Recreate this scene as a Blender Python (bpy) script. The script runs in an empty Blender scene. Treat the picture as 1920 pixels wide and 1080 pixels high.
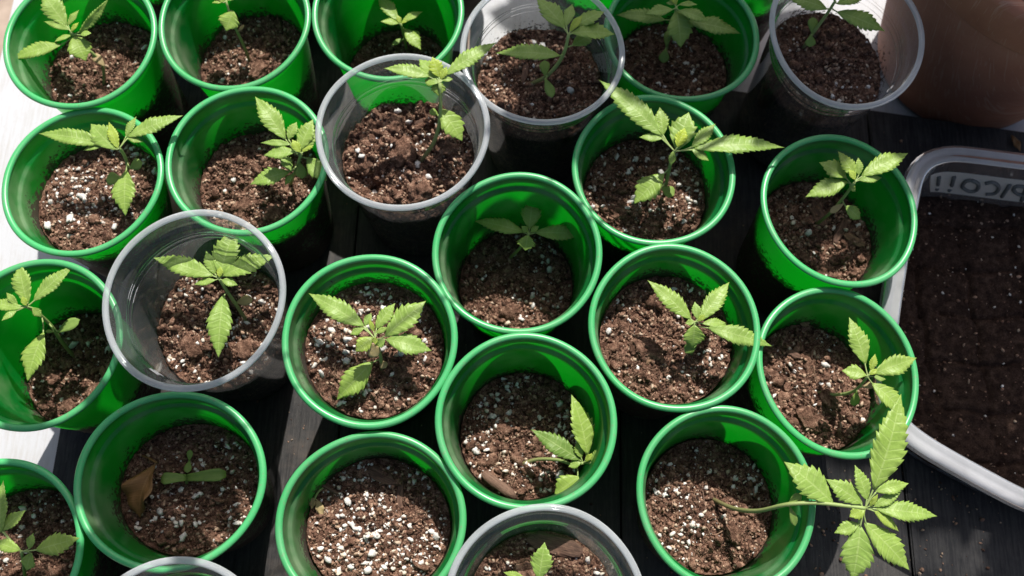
import bpy, math, random
import numpy as np
from mathutils import Vector, Matrix, noise

S = 0.01                      # everything below is written in centimetres
scene = bpy.context.scene
COL = scene.collection

# ------------------------------------------------------------------ camera
PITCH, ROLL, FPX, RIM, CAMH = 1.24869, 0.030704, 1800.0, 10.8, 50.336
cp, sp = math.cos(PITCH), math.sin(PITCH)
FW = Vector((0, cp, -sp)); UP0 = Vector((0, sp, cp)); RT0 = Vector((1, 0, 0))
RT = RT0 * math.cos(ROLL) + UP0 * math.sin(ROLL)
UP = -RT0 * math.sin(ROLL) + UP0 * math.cos(ROLL)
CAM = Vector((0, 0, RIM + CAMH))
cam = bpy.data.cameras.new('camera'); camo = bpy.data.objects.new('camera', cam); COL.objects.link(camo)
cam.sensor_width = 36; cam.lens = FPX / 1920 * 36; cam.clip_start = 0.01; cam.clip_end = 200
m = Matrix((RT, UP, -FW)).transposed().to_4x4(); m.translation = CAM * S
camo.matrix_world = m
scene.camera = camo
cam.dof.use_dof = True; cam.dof.focus_distance = 0.50; cam.dof.aperture_fstop = 11

def at(px, py, z):
    """point on the horizontal plane at height z (cm) seen at a pixel of the 1920x1080 photograph"""
    d = FW + RT * ((px - 960) / FPX) - UP * ((py - 540) / FPX)
    return CAM + d * ((z - CAM.z) / d.z)
def pxcm(p):
    return (p - CAM).dot(FW) / FPX      # cm per photograph pixel at p

# ------------------------------------------------------------------ light
SUN_EL, SUN_AZ = math.radians(54), math.radians(13)     # azimuth: to the right of +Y
world = bpy.data.worlds.new('World'); scene.world = world; world.use_nodes = True
wn = world.node_tree; wn.nodes.clear()
sky = wn.nodes.new('ShaderNodeTexSky'); sky.sky_type = 'NISHITA'; sky.sun_disc = False
sky.sun_elevation = SUN_EL; sky.sun_rotation = SUN_AZ; sky.dust_density = 4.0; sky.ozone_density = .6
bg = wn.nodes.new('ShaderNodeBackground'); bg.inputs['Strength'].default_value = 0.08
wo = wn.nodes.new('ShaderNodeOutputWorld')
wn.links.new(sky.outputs[0], bg.inputs[0]); wn.links.new(bg.outputs[0], wo.inputs[0])
sun = bpy.data.lights.new('sun', 'SUN'); sun.energy = 5.0; sun.angle = math.radians(0.5); sun.color = (1, 0.945, 0.86)
suno = bpy.data.objects.new('sun', sun); COL.objects.link(suno)
TOSUN = Vector((math.sin(SUN_AZ) * math.cos(SUN_EL), math.cos(SUN_AZ) * math.cos(SUN_EL), math.sin(SUN_EL)))
suno.rotation_euler = TOSUN.to_track_quat('Z', 'Y').to_euler(); suno.location = TOSUN * 2

vs = scene.view_settings
vs.view_transform = 'Standard'; vs.look = 'None'; vs.gamma = 1; vs.use_curve_mapping = False; vs.exposure = 0.36
scene.render.engine = 'CYCLES'
cy = scene.cycles
cy.max_bounces = 10; cy.diffuse_bounces = 4; cy.glossy_bounces = 4; cy.transmission_bounces = 8
cy.transparent_max_bounces = 32; cy.use_denoising = True; cy.sample_clamp_indirect = 4
cy.caustics_reflective = False; cy.caustics_refractive = False

# ------------------------------------------------------------------ materials
def mat(name):
    mt = bpy.data.materials.new(name); mt.use_nodes = True
    mt.node_tree.nodes.clear()
    return mt, mt.node_tree
class NT:
    def __init__(s, name):
        s.m, s.t = mat(name); s.out = s.n('OutputMaterial')
    def n(s, kind, **kw):
        nd = s.t.nodes.new('ShaderNode' + kind)
        for k, v in kw.items(): setattr(nd, k, v)
        return nd
    def l(s, a, b): s.t.links.new(a, b)
    def set(s, nd, **kw):
        for k, v in kw.items():
            k = k.replace('_', ' ')
            nd.inputs[k].default_value = v
        return nd
    def noise(s, scale, detail=4, rough=.6, vec=None, dist=0):
        nd = s.n('TexNoise'); s.set(nd, Scale=scale, Detail=detail, Roughness=rough, Distortion=dist)
        if vec: s.l(vec, nd.inputs['Vector'])
        return nd
    def ramp(s, fac, stops, interp='LINEAR'):
        nd = s.n('ValToRGB'); nd.color_ramp.interpolation = interp
        el = nd.color_ramp.elements
        while len(el) < len(stops): el.new(.5)
        for e, (p, c) in zip(el, stops):
            e.position = p; e.color = c if len(c) == 4 else (*c, 1)
        s.l(fac, nd.inputs[0]); return nd
    def math(s, op, a, b=None, c=None, clamp=False):
        nd = s.n('Math', operation=op); nd.use_clamp = clamp
        for i, v in enumerate((a, b, c)):
            if v is None: continue
            if isinstance(v, (int, float)): nd.inputs[i].default_value = v
            else: s.l(v, nd.inputs[i])
        return nd.outputs[0]
    def mix(s, fac, a, b):
        nd = s.n('MixRGB')
        for i, v in enumerate((fac, a, b)):
            if isinstance(v, (int, float)): nd.inputs[i].default_value = v
            elif isinstance(v, tuple): nd.inputs[i].default_value = (*v, 1)
            else: s.l(v, nd.inputs[i])
        return nd.outputs[0]
    def mixsh(s, fac, a, b):
        nd = s.n('MixShader')
        if isinstance(fac, (int, float)): nd.inputs[0].default_value = fac
        else: s.l(fac, nd.inputs[0])
        s.l(a, nd.inputs[1]); s.l(b, nd.inputs[2]); return nd.outputs[0]
    def bump(s, h, dist, strength=1):
        nd = s.n('Bump'); s.set(nd, Distance=dist * S, Strength=strength); s.l(h, nd.inputs['Height']); return nd.outputs[0]
    def done(s, sh): s.l(sh, s.out.inputs[0]); return s.m

def green_plastic(name, transl, base=(0.006, 0.27, 0.062), tcol=(0.01, 0.62, 0.045), dirt=True, rough=.3):
    N = NT(name); tc = N.n('TexCoord')
    p = N.n('BsdfPrincipled'); N.set(p, Roughness=rough, IOR=1.5)
    tr = N.n('BsdfTranslucent'); tr.inputs[0].default_value = (*tcol, 1)
    n1 = N.noise(55, 5, .65, tc.outputs['Object'])
    col = N.mix(n1.outputs['Fac'], base, tuple(c * 1.35 for c in base))
    fac = transl
    ob = N.n('ObjectInfo'); col = N.mix(N.math('MULTIPLY', ob.outputs['Random'], .35), col, (base[0] + .01, base[1] * .75, base[2] * .6))
    if not dirt:
        oi = N.n('ObjectInfo'); n4 = N.noise(30, 4, .6, tc.outputs['Object']); n5 = N.noise(350, 3, .7, tc.outputs['Object'])
        gr_ = N.ramp(n5.outputs['Fac'], [(.60, (0, 0, 0)), (.70, (1, 1, 1))])
        col = N.mix(N.math('MULTIPLY', oi.outputs['Random'], .3), col, tuple(c * .7 for c in base))
        col = N.mix(N.math('MULTIPLY', N.math('SUBTRACT', n4.outputs['Fac'], .35, clamp=True), 1.2), col, (.16, .36, .20))
        col = N.mix(N.math('MULTIPLY', gr_.outputs[0], .45), col, (.22, .20, .14))
        N.l(N.math('ADD', .17, N.math('MULTIPLY', n4.outputs['Fac'], .28)), p.inputs['Roughness'])
    if dirt:
        at_ = N.n('Attribute', attribute_type='OBJECT', attribute_name='soil_level')
        sx = N.n('SeparateXYZ'); N.l(tc.outputs['Object'], sx.inputs[0])
        h = N.math('SUBTRACT', sx.outputs[2], at_.outputs['Fac'])           # metres above the soil
        near = N.math('SUBTRACT', 1.0, N.math('MULTIPLY', h, 55.0), clamp=True)
        sp_ = N.noise(420, 3, .7, tc.outputs['Object']); lg = N.noise(38, 3, .5, tc.outputs['Object'])
        a = N.math('ADD', N.math('MULTIPLY', sp_.outputs['Fac'], .75), N.math('MULTIPLY', lg.outputs['Fac'], .45))
        a = N.math('ADD', a, N.math('MULTIPLY', near, .33))
        dm = N.ramp(a, [(.80, (0, 0, 0)), (.88, (1, 1, 1))])
        # dull film of dust, with a shape of its own
        film = N.ramp(lg.outputs['Fac'], [(.46, (0, 0, 0)), (.72, (1, 1, 1))])
        fm = N.math('MULTIPLY', film.outputs[0], .42)
        col = N.mix(fm, col, (.33, .36, .25))
        col = N.mix(dm.outputs[0], col, (.045, .028, .02))
        fac = N.math('MULTIPLY', N.math('SUBTRACT', 1.0, N.math('MULTIPLY', dm.outputs[0], .9)), transl)
        r = N.math('ADD', N.math('MULTIPLY', dm.outputs[0], .4), N.math('ADD', rough, N.math('MULTIPLY', fm, .8)))
        N.l(r, p.inputs['Roughness'])
    N.l(col, p.inputs['Base Color'])
    return N.done(N.mixsh(fac, p.outputs[0], tr.outputs[0]))
M = {}
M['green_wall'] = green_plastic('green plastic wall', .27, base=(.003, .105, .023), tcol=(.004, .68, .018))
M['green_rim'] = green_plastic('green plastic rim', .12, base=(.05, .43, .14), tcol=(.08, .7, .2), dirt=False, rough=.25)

def clear_plastic(name, base_op, edge_op, tint=(.94, .95, .96), milk=(.72, .75, .80), dirt=False):
    N = NT(name); tc = N.n('TexCoord')
    tp = N.n('BsdfTransparent'); tp.inputs[0].default_value = (*tint, 1)
    gl = N.n('BsdfGlossy'); gl.inputs['Roughness'].default_value = .08
    df = N.n('BsdfDiffuse'); df.inputs[0].default_value = (*milk, 1)
    tl = N.n('BsdfTranslucent'); tl.inputs[0].default_value = (*milk, 1)
    haze = N.mixsh(.5, df.outputs[0], tl.outputs[0])
    lw = N.n('LayerWeight'); lw.inputs[0].default_value = .35
    sc_ = N.noise(26, 4, .6, tc.outputs['Object']); sp_ = N.noise(500, 2, .6, tc.outputs['Object'])
    d = N.ramp(sp_.outputs['Fac'], [(.66, (0, 0, 0)), (.74, (1, 1, 1))])
    op = N.math('ADD', N.math('MULTIPLY', lw.outputs['Facing'], edge_op), base_op)
    op = N.math('MULTIPLY', op, N.math('ADD', .55, N.math('MULTIPLY', sc_.outputs['Fac'], .9)))
    op = N.math('ADD', op, N.math('MULTIPLY', d.outputs[0], .07), clamp=True)
    if dirt:
        at_ = N.n('Attribute', attribute_type='OBJECT', attribute_name='soil_level')
        sx = N.n('SeparateXYZ'); N.l(tc.outputs['Object'], sx.inputs[0])
        h = N.math('SUBTRACT', sx.outputs[2], at_.outputs['Fac'])
        near = N.math('SUBTRACT', 1.0, N.math('MULTIPLY', N.math('MAXIMUM', h, 0.0), 45.0), clamp=True)
        f1 = N.noise(430, 3, .7, tc.outputs['Object'])
        q = N.math('ADD', N.math('ADD', N.math('MULTIPLY', f1.outputs['Fac'], .8), N.math('MULTIPLY', sc_.outputs['Fac'], .4)), N.math('MULTIPLY', near, .26))
        dm = N.ramp(q, [(.84, (0, 0, 0)), (.92, (1, 1, 1))])
        brown = N.n('BsdfDiffuse'); brown.inputs[0].default_value = (.09, .055, .04, 1)
    a = N.mixsh(op, tp.outputs[0], haze)
    if dirt: a = N.mixsh(N.math('MULTIPLY', dm.outputs[0], .85), a, brown.outputs[0])
    fr = N.n('Fresnel'); fr.inputs[0].default_value = 1.45
    geo = N.n('NewGeometry')
    return N.done(N.mixsh(N.math('MULTIPLY', fr.outputs[0], .8), a, gl.outputs[0]))
M['clear_wall'] = clear_plastic('clear plastic wall', .065, .14, tint=(.975, .98, .985), milk=(.85, .88, .92), dirt=True)
M['clear_rim'] = clear_plastic('clear plastic rim', .42, .35, tint=(.96, .98, 1), milk=(.90, .95, 1.0))
M['tub_wall'] = clear_plastic('frosted tub plastic', .42, .25, tint=(.9, .92, .95), milk=(.68, .70, .75))
M['tub_flange'] = clear_plastic('frosted tub flange', .58, .25, tint=(.9, .92, .95), milk=(.88, .90, .95))

def soil_mat(name, dark, mid, light, bumpd=.09):
    N = NT(name); tc = N.n('TexCoord'); v = tc.outputs['Object']
    n1 = N.noise(190, 8, .72, v); n2 = N.noise(1150, 5, .75, v); n3 = N.noise(60, 3, .6, v)
    w = N.math('ADD', N.math('MULTIPLY', n1.outputs['Fac'], .6), N.math('MULTIPLY', n2.outputs['Fac'], .4))
    c = N.ramp(w, [(.42, dark), (.51, mid), (.60, light)])
    c2 = N.mix(N.math('MULTIPLY', n3.outputs['Fac'], .5), c.outputs[0], dark)
    p = N.n('BsdfPrincipled'); N.set(p, Roughness=.95); p.inputs['Specular IOR Level'].default_value = .15
    N.l(c2, p.inputs['Base Color'])
    h = N.math('ADD', N.math('MULTIPLY', n1.outputs['Fac'], 1.0), N.math('MULTIPLY', n2.outputs['Fac'], .45))
    N.l(N.bump(h, bumpd * 3), p.inputs['Normal'])
    return N.done(p.outputs[0])
M['soil'] = soil_mat('peaty potting soil', (.040, .020, .014), (.25, .135, .095), (.58, .37, .265))
M['clod'] = soil_mat('soil clods', (.08, .042, .029), (.27, .15, .105), (.58, .37, .265))
M['tub_soil'] = soil_mat('dark pressed peat', (.016, .009, .007), (.050, .029, .021), (.11, .068, .05), .06)

def crumb_mat(name, stops, rough=.95):
    N = NT(name); tc = N.n('TexCoord'); geo = N.n('NewGeometry')
    c = N.ramp(geo.outputs['Random Per Island'], stops)
    n = N.noise(600, 4, .7, tc.outputs['Object'])
    c2 = N.mix(N.math('MULTIPLY', N.math('SUBTRACT', n.outputs['Fac'], .3), 1.1, clamp=True), c.outputs[0], (.03, .02, .015))
    p = N.n('BsdfPrincipled'); N.set(p, Roughness=rough); p.inputs['Specular IOR Level'].default_value = .2
    N.l(c2, p.inputs['Base Color']); N.l(N.bump(n.outputs['Fac'], .08), p.inputs['Normal'])
    return N.done(p.outputs[0])
M['crumb'] = crumb_mat('soil crumbs', [(0, (.03, .017, .012)), (.30, (.15, .08, .056)), (.58, (.32, .185, .13)), (.80, (.48, .31, .22)), (.92, (.55, .40, .29)), (1, (.66, .52, .40))])
def perlite_mat():
    N = NT('perlite'); tc = N.n('TexCoord'); geo = N.n('NewGeometry'); oi = N.n('ObjectInfo')
    c = N.ramp(geo.outputs['Random Per Island'], [(0, (.62, .53, .42)), (.25, (.70, .66, .61)), (1, (.82, .80, .78))])
    n = N.noise(500, 4, .7, tc.outputs['Object'])
    d = N.ramp(n.outputs['Fac'], [(.56, (0, 0, 0)), (.72, (1, 1, 1))])
    c2 = N.mix(N.math('MULTIPLY', d.outputs[0], .55), c.outputs[0], (.30, .20, .14))
    p = N.n('BsdfPrincipled'); N.set(p, Roughness=.85); N.l(c2, p.inputs['Base Color'])
    N.l(N.bump(n.outputs['Fac'], .07), p.inputs['Normal'])
    return N.done(p.outputs[0])
M['perlite'] = perlite_mat()
def wood_bits(name, a, b, scale=120):
    N = NT(name); tc = N.n('TexCoord')
    mp = N.n('Mapping'); mp.inputs['Scale'].default_value = (1, 9, 9); N.l(tc.outputs['Object'], mp.inputs[0])
    n = N.noise(scale, 5, .7, mp.outputs[0])
    c = N.ramp(n.outputs['Fac'], [(.35, a), (.65, b)])
    p = N.n('BsdfPrincipled'); N.set(p, Roughness=.85); N.l(c.outputs[0], p.inputs['Base Color'])
    N.l(N.bump(n.outputs['Fac'], .06), p.inputs['Normal'])
    return N.done(p.outputs[0])
M['bark'] = wood_bits('bark chip', (.05, .026, .018), (.17, .095, .065))
M['tan_bark'] = wood_bits('tan bark chip', (.14, .075, .04), (.34, .21, .13))
M['twig'] = wood_bits('twig', (.09, .05, .035), (.23, .14, .10))
M['fibre'] = crumb_mat('soil fibres', [(0, (.04, .022, .016)), (.5, (.20, .115, .08)), (1, (.48, .32, .22))])

def leaf_mat(name, lo, hi, vein, tr_col, tr=.33, veinw=.4, rough=.48):
    N = NT(name); tc = N.n('TexCoord'); uv = N.n('SeparateXYZ'); N.l(tc.outputs['UV'], uv.inputs[0])
    tone = N.n('Attribute', attribute_type='OBJECT', attribute_name='tone')
    v = N.math('ABSOLUTE', N.math('SUBTRACT', uv.outputs[1], .5))
    n = N.noise(170, 4, .6, tc.outputs['Object']); n2 = N.noise(700, 3, .6, tc.outputs['Object'])
    c = N.mix(N.math('ADD', N.math('MULTIPLY', n.outputs['Fac'], .8), -.05, clamp=True), lo, hi)
    c = N.mix(N.math('MULTIPLY', tone.outputs['Fac'], 1.0, clamp=True), c, (.55, .66, .075))
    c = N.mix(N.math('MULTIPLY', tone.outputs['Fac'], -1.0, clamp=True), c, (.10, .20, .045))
    midrib = N.math('SUBTRACT', 1.0, N.math('MULTIPLY', v, 22.0), clamp=True)
    ph = N.math('FRACT', uv.outputs[0])
    vn = N.math('SUBTRACT', 1.0, N.math('MULTIPLY', N.math('ABSOLUTE', N.math('SUBTRACT', ph, .5)), 8.0), clamp=True)
    ve = N.math('MAXIMUM', midrib, N.math('MULTIPLY', vn, .55))
    c = N.mix(N.math('MULTIPLY', ve, veinw), c, vein)
    c = N.mix(N.math('MULTIPLY', N.math('SUBTRACT', n2.outputs['Fac'], .35, clamp=True), .7), c, tuple(x * .55 for x in lo))
    p = N.n('BsdfPrincipled'); N.set(p, Roughness=rough); N.l(c, p.inputs['Base Color'])
    p.inputs['Specular IOR Level'].default_value = .35
    hgt = N.math('ADD', N.math('MULTIPLY', n2.outputs['Fac'], .5), N.math('MULTIPLY', vn, -.3))
    N.l(N.bump(hgt, .03), p.inputs['Normal'])
    t = N.n('BsdfTranslucent'); N.l(N.mix(1.0, c, tr_col), t.inputs[0]); t.inputs[0].default_value = (*tr_col, 1)
    mx = N.n('MixRGB'); mx.blend_type = 'MIX'; mx.inputs[0].default_value = .6
    N.l(c, mx.inputs[1]); mx.inputs[2].default_value = (*tr_col, 1); N.l(mx.outputs[0], t.inputs[0])
    return N.done(N.mixsh(tr, p.outputs[0], t.outputs[0]))
M['leaf'] = leaf_mat('seedling leaf', (.24, .40, .07), (.44, .60, .17), (.64, .76, .32), (.48, .72, .08), veinw=.42, rough=.40)
M['cotyledon'] = leaf_mat('cotyledon', (.22, .36, .075), (.34, .48, .13), (.42, .54, .17), (.42, .58, .1), veinw=.15)
M['dead_leaf'] = leaf_mat('withered leaf', (.45, .33, .16), (.66, .54, .33), (.66, .56, .36), (.5, .34, .12), veinw=.3, rough=.7)
M['brown_leaf'] = leaf_mat('dry brown leaf', (.17, .085, .03), (.38, .22, .09), (.46, .29, .14), (.3, .14, .04), tr=.15, veinw=.4, rough=.6)
def stem_mat():
    N = NT('seedling stem'); tc = N.n('TexCoord'); uv = N.n('SeparateXYZ'); N.l(tc.outputs['UV'], uv.inputs[0])
    c = N.ramp(uv.outputs[0], [(.0, (.14, .085, .05)), (.22, (.24, .22, .10)), (.55, (.34, .43, .15)), (1, (.38, .52, .17))])
    n = N.noise(500, 3, .6, tc.outputs['Object'])
    c2 = N.mix(N.math('MULTIPLY', n.outputs['Fac'], .15), c.outputs[0], (.12, .14, .06))
    p = N.n('BsdfPrincipled'); N.set(p, Roughness=.5); N.l(c2, p.inputs['Base Color'])
    t = N.n('BsdfTranslucent'); N.l(c2, t.inputs[0])
    return N.done(N.mixsh(.2, p.outputs[0], t.outputs[0]))
M['stem'] = stem_mat()

def paint_wood(name, base, worn, wear, rough, grain=1.0, dusty=.0):
    N = NT(name); tc = N.n('TexCoord'); oi = N.n('ObjectInfo')
    off = N.n('VectorMath', operation='ADD'); N.l(tc.outputs['Object'], off.inputs[0]); N.l(oi.outputs['Location'], off.inputs[1])
    mp = N.n('Mapping'); mp.inputs['Scale'].default_value = (14, 1, 14); N.l(off.outputs[0], mp.inputs[0])
    g = N.noise(38, 6, .7, mp.outputs[0]); b = N.noise(22, 6, .7, off.outputs[0]); f = N.noise(330, 4, .75, off.outputs[0])
    k = N.math('ADD', N.math('MULTIPLY', g.outputs['Fac'], .55), N.math('MULTIPLY', b.outputs['Fac'], .45))
    wm = N.ramp(k, [(.5 - wear, (0, 0, 0)), (.72, (1, 1, 1))])
    c = N.mix(wm.outputs[0], base, worn)
    dust = N.ramp(f.outputs['Fac'], [(.60, (0, 0, 0)), (.74, (1, 1, 1))])
    c = N.mix(N.math('MULTIPLY', dust.outputs[0], .5), c, worn)
    e = N.noise(9, 6, .75, off.outputs[0]); er = N.ramp(e.outputs['Fac'], [(.55, (0, 0, 0)), (.72, (1, 1, 1))])
    c = N.mix(N.math('MULTIPLY', er.outputs[0], dusty), c, (.13, .095, .07))
    p = N.n('BsdfPrincipled'); N.l(c, p.inputs['Base Color'])
    N.l(N.math('ADD', rough, N.math('MULTIPLY', b.outputs['Fac'], .25)), p.inputs['Roughness'])
    p.inputs['Specular IOR Level'].default_value = .35
    N.l(N.bump(N.math('ADD', g.outputs['Fac'], N.math('MULTIPLY', f.outputs['Fac'], .3)), .035 * grain), p.inputs['Normal'])
    return N.done(p.outputs[0])
M['black_wood'] = paint_wood('black painted wood', (.011, .011, .013), (.075, .07, .067), .05, .5, 1.0, .5)
M['white_wood'] = paint_wood('white painted wood', (.47, .485, .52), (.38, .37, .36), .02, .45, .6)
def terracotta():
    N = NT('weathered terracotta'); tc = N.n('TexCoord'); v = tc.outputs['Object']
    a = N.noise(14, 5, .6, v); b = N.noise(90, 5, .7, v)
    c = N.ramp(a.outputs['Fac'], [(.3, (.25, .098, .06)), (.55, (.36, .155, .096)), (.75, (.45, .225, .15))])
    col = c.outputs[0]
    for sc_, rot in ((26, .4), (31, -.7), (23, 1.3)):
        mp = N.n('Mapping'); mp.inputs['Rotation'].default_value = (rot, rot * 1.3, rot); mp.inputs['Scale'].default_value = (1, 24, 1)
        N.l(v, mp.inputs[0]); s_ = N.noise(sc_, 2, .5, mp.outputs[0], 1.2)
        r = N.ramp(s_.outputs['Fac'], [(.64, (0, 0, 0)), (.68, (1, 1, 1))])
        col = N.mix(N.math('MULTIPLY', r.outputs[0], .28), col, (.48, .33, .25))
    p = N.n('BsdfPrincipled'); N.set(p, Roughness=.8); N.l(col, p.inputs['Base Color']); N.l(N.bump(b.outputs['Fac'], .04), p.inputs['Normal'])
    return N.done(p.outputs[0])
M['terracotta'] = terracotta()
def ground_mat():
    N = NT('brown paving'); tc = N.n('TexCoord')
    a = N.noise(18, 5, .6, tc.outputs['Object'])
    c = N.ramp(a.outputs['Fac'], [(.3, (.24, .18, .14)), (.7, (.40, .32, .26))])
    p = N.n('BsdfPrincipled'); N.set(p, Roughness=.9); N.l(c.outputs[0], p.inputs['Base Color'])
    return N.done(p.outputs[0])
M['ground'] = ground_mat()
def flat(name, col, rough=.7, tr=0):
    N = NT(name); p = N.n('BsdfPrincipled'); N.set(p, Roughness=rough); p.inputs['Base Color'].default_value = (*col, 1)
    if tr:
        t = N.n('BsdfTranslucent'); t.inputs[0].default_value = (*col, 1); return N.done(N.mixsh(tr, p.outputs[0], t.outputs[0]))
    return N.done(p.outputs[0])
M['tape'] = flat('paper tape', (.80, .74, .67), .8, .35)
M['ink'] = flat('marker ink', (.13, .13, .125), .6)
M['shade_shrub_leaf'] = flat('shrub leaf', (.07, .13, .03), .45, .18)

# ------------------------------------------------------------------ mesh helpers
def link(name, data, parent=None, mat_=None):
    o = bpy.data.objects.new(name, data); COL.objects.link(o)
    if parent: o.parent = parent
    if mat_ and data and not data.materials: data.materials.append(mat_)
    return o
def mesh(name, V, F, smooth=True, uv=None):
    me = bpy.data.meshes.new(name)
    me.from_pydata([(v[0] * S, v[1] * S, v[2] * S) for v in V], [], F)
    if smooth: me.polygons.foreach_set('use_smooth', [True] * len(me.polygons))
    if uv is not None:
        l = me.uv_layers.new(name='UVMap')
        idx = np.empty(len(me.loops), dtype=np.int32); me.loops.foreach_get('vertex_index', idx)
        l.data.foreach_set('uv', np.asarray(uv, dtype=np.float32)[idx].ravel())
    me.update(); return me
def tag(o, label=None, cat=None, group=None, kind=None):
    if label: o['label'] = label
    if cat: o['category'] = cat
    if group: o['group'] = group
    if kind: o['kind'] = kind
    return o
def lathe(prof, seg=96, closed=False, wob=None):
    V, F = [], []; n = len(prof); rw = random.Random(wob); w2, w3, w5 = [rw.random() * 6.283 for _ in range(3)]
    for i in range(seg):
        a = 2 * math.pi * i / seg; c, s = math.cos(a), math.sin(a)
        k_ = 1 if wob is None else 1 + .007 * math.sin(2 * a + w2) + .005 * math.sin(3 * a + w3) + .003 * math.sin(5 * a + w5)
        V += [(r * c * (k_ if z > 6 else 1 + (k_ - 1) * z / 6), r * s * (k_ if z > 6 else 1 + (k_ - 1) * z / 6), z + (0 if wob is None else .05 * z / 10 * math.sin(2 * a + w3))) for r, z in prof]
    m_ = n if closed else n - 1
    for i in range(seg):
        j = (i + 1) % seg
        for k in range(m_):
            k2 = (k + 1) % n
            F.append((i * n + k, j * n + k, j * n + k2, i * n + k2))
    return V, F
def tube(pts, radii, seg=7, V=None, F=None, UVs=None, u0=0, u1=1):
    V = [] if V is None else V; F = [] if F is None else F
    base = len(V); n = len(pts)
    prev = None
    for i, p in enumerate(pts):
        d = (pts[min(i + 1, n - 1)] - pts[max(i - 1, 0)]).normalized()
        if prev is None:
            a = d.orthogonal().normalized()
        else:
            a = (prev - d * prev.dot(d)).normalized()
        prev = a; b = d.cross(a)
        r = radii[i] if hasattr(radii, '__len__') else radii
        for k in range(seg):
            t = 2 * math.pi * k / seg
            V.append(p + a * (r * math.cos(t)) + b * (r * math.sin(t)))
            if UVs is not None: UVs.append((u0 + (u1 - u0) * i / max(n - 1, 1), k / seg))
    for i in range(n - 1):
        for k in range(seg):
            k2 = (k + 1) % seg
            F.append((base + i * seg + k, base + i * seg + k2, base + (i + 1) * seg + k2, base + (i + 1) * seg + k))
    F.append(tuple(base + (n - 1) * seg + k for k in range(seg)))
    F.append(tuple(base + k for k in reversed(range(seg))))
    return V, F
def smooth_path(pts, n=4):
    """Catmull-Rom through points"""
    out = []; P = [pts[0] * 2 - pts[1]] + list(pts) + [pts[-1] * 2 - pts[-2]]
    for i in range(1, len(P) - 2):
        for k in range(n):
            t = k / n; a, b, c, d = P[i - 1], P[i], P[i + 1], P[i + 2]
            out.append(.5 * ((2 * b) + (c - a) * t + (2 * a - 5 * b + 4 * c - d) * t * t + (3 * b - a - 3 * c + d) * t ** 3))
    out.append(pts[-1]); return out
ICO_V = []; ICO_F = []
def _ico():
    import bmesh
    for sub in (1, 2):
        bm = bmesh.new(); bmesh.ops.create_icosphere(bm, subdivisions=sub, radius=1)
        ICO_V.append(np.array([v.co[:] for v in bm.verts])); ICO_F.append(np.array([[v.index for v in f.verts] for f in bm.faces])); bm.free()
_ico()
def chunks(rng, centers, sizes, sub=0, flatten=.75, rough=.35, elong=.5):
    """many irregular lumps as one vertex/face array; centers Nx3, sizes N"""
    bv, bf = ICO_V[sub], ICO_F[sub]; n = len(centers); k = len(bv)
    sc = 1 + rng.uniform(-rough, rough, (n, k, 1))
    v = bv[None] * sc
    ax = np.stack([1 + rng.uniform(0, elong, n), np.ones(n), flatten * rng.uniform(.7, 1.3, n)], 1)
    v = v * ax[:, None, :]
    q = rng.normal(size=(n, 4)); q[:, 1:3] *= .55; q /= np.linalg.norm(q, axis=1, keepdims=True)
    w, x, y, z = q.T
    R_ = np.stack([1 - 2 * (y * y + z * z), 2 * (x * y - z * w), 2 * (x * z + y * w), 2 * (x * y + z * w), 1 - 2 * (x * x + z * z), 2 * (y * z - x * w),
                   2 * (x * z - y * w), 2 * (y * z + x * w), 1 - 2 * (x * x + y * y)], 1).reshape(n, 3, 3)
    v = np.einsum('nij,nkj->nki', R_, v) * np.asarray(sizes)[:, None, None] + np.asarray(centers)[:, None, :]
    f = bf[None] + (np.arange(n) * k)[:, None, None]
    return v.reshape(-1, 3), f.reshape(-1, 3)
def fast_mesh(name, v, f, smooth=False):
    me = bpy.data.meshes.new(name); v = np.asarray(v, dtype=np.float32) * S; f = np.asarray(f, dtype=np.int32)
    me.vertices.add(len(v)); me.vertices.foreach_set('co', v.ravel())
    me.loops.add(f.size); me.loops.foreach_set('vertex_index', f.ravel())
    me.polygons.add(len(f)); me.polygons.foreach_set('loop_start', np.arange(0, f.size, 3, dtype=np.int32))
    me.polygons.foreach_set('loop_total', np.full(len(f), 3, dtype=np.int32))
    if smooth: me.polygons.foreach_set('use_smooth', np.ones(len(f), dtype=bool))
    me.update(calc_edges=True); me.validate(); return me
def box_mesh(name, x0, x1, y0, y1, z0, z1, bev=.08):
    import bmesh
    bm = bmesh.new(); bmesh.ops.create_cube(bm, size=1)
    for v in bm.verts:
        v.co = Vector(((x0 + x1) / 2 + v.co.x * (x1 - x0), (y0 + y1) / 2 + v.co.y * (y1 - y0), (z0 + z1) / 2 + v.co.z * (z1 - z0))) * S
    bmesh.ops.bevel(bm, geom=bm.edges[:], offset=bev * S, segments=2, affect='EDGES')
    me = bpy.data.meshes.new(name); bm.to_mesh(me); bm.free(); return me

# ------------------------------------------------------------------ the setting
g = link('ground', mesh('ground', [(-3000, -3000, -78), (3000, -3000, -78), (3000, 3000, -78), (-3000, 3000, -78)], [(0, 1, 2, 3)]), None, M['ground'])
tag(g, 'brown paved ground below the table', 'ground', kind='structure')
table = bpy.data.objects.new('white_table', None); COL.objects.link(table)
tag(table, 'white painted plank table under the black boards and pots', 'table', kind='structure')
x = -38.9
k = 0
while x < 92:
    w = 11.7
    o = link('plank', box_mesh('plank', 0, w - .25, -30, 78 , -2.4, 0, .12), table, M['white_wood'])
    o.location = (x * S, 0, -2.0 * S - .0002 * (k % 3)); k += 1; x += w
for lx, ly in ((-36, -26), (-36, 74), (86, -26), (86, 74)):
    o = link('leg', box_mesh('leg', lx - 2.5, lx + 2.5, ly - 2.5, ly + 2.5, -78, -4.45, .2), table, M['white_wood'])

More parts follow.
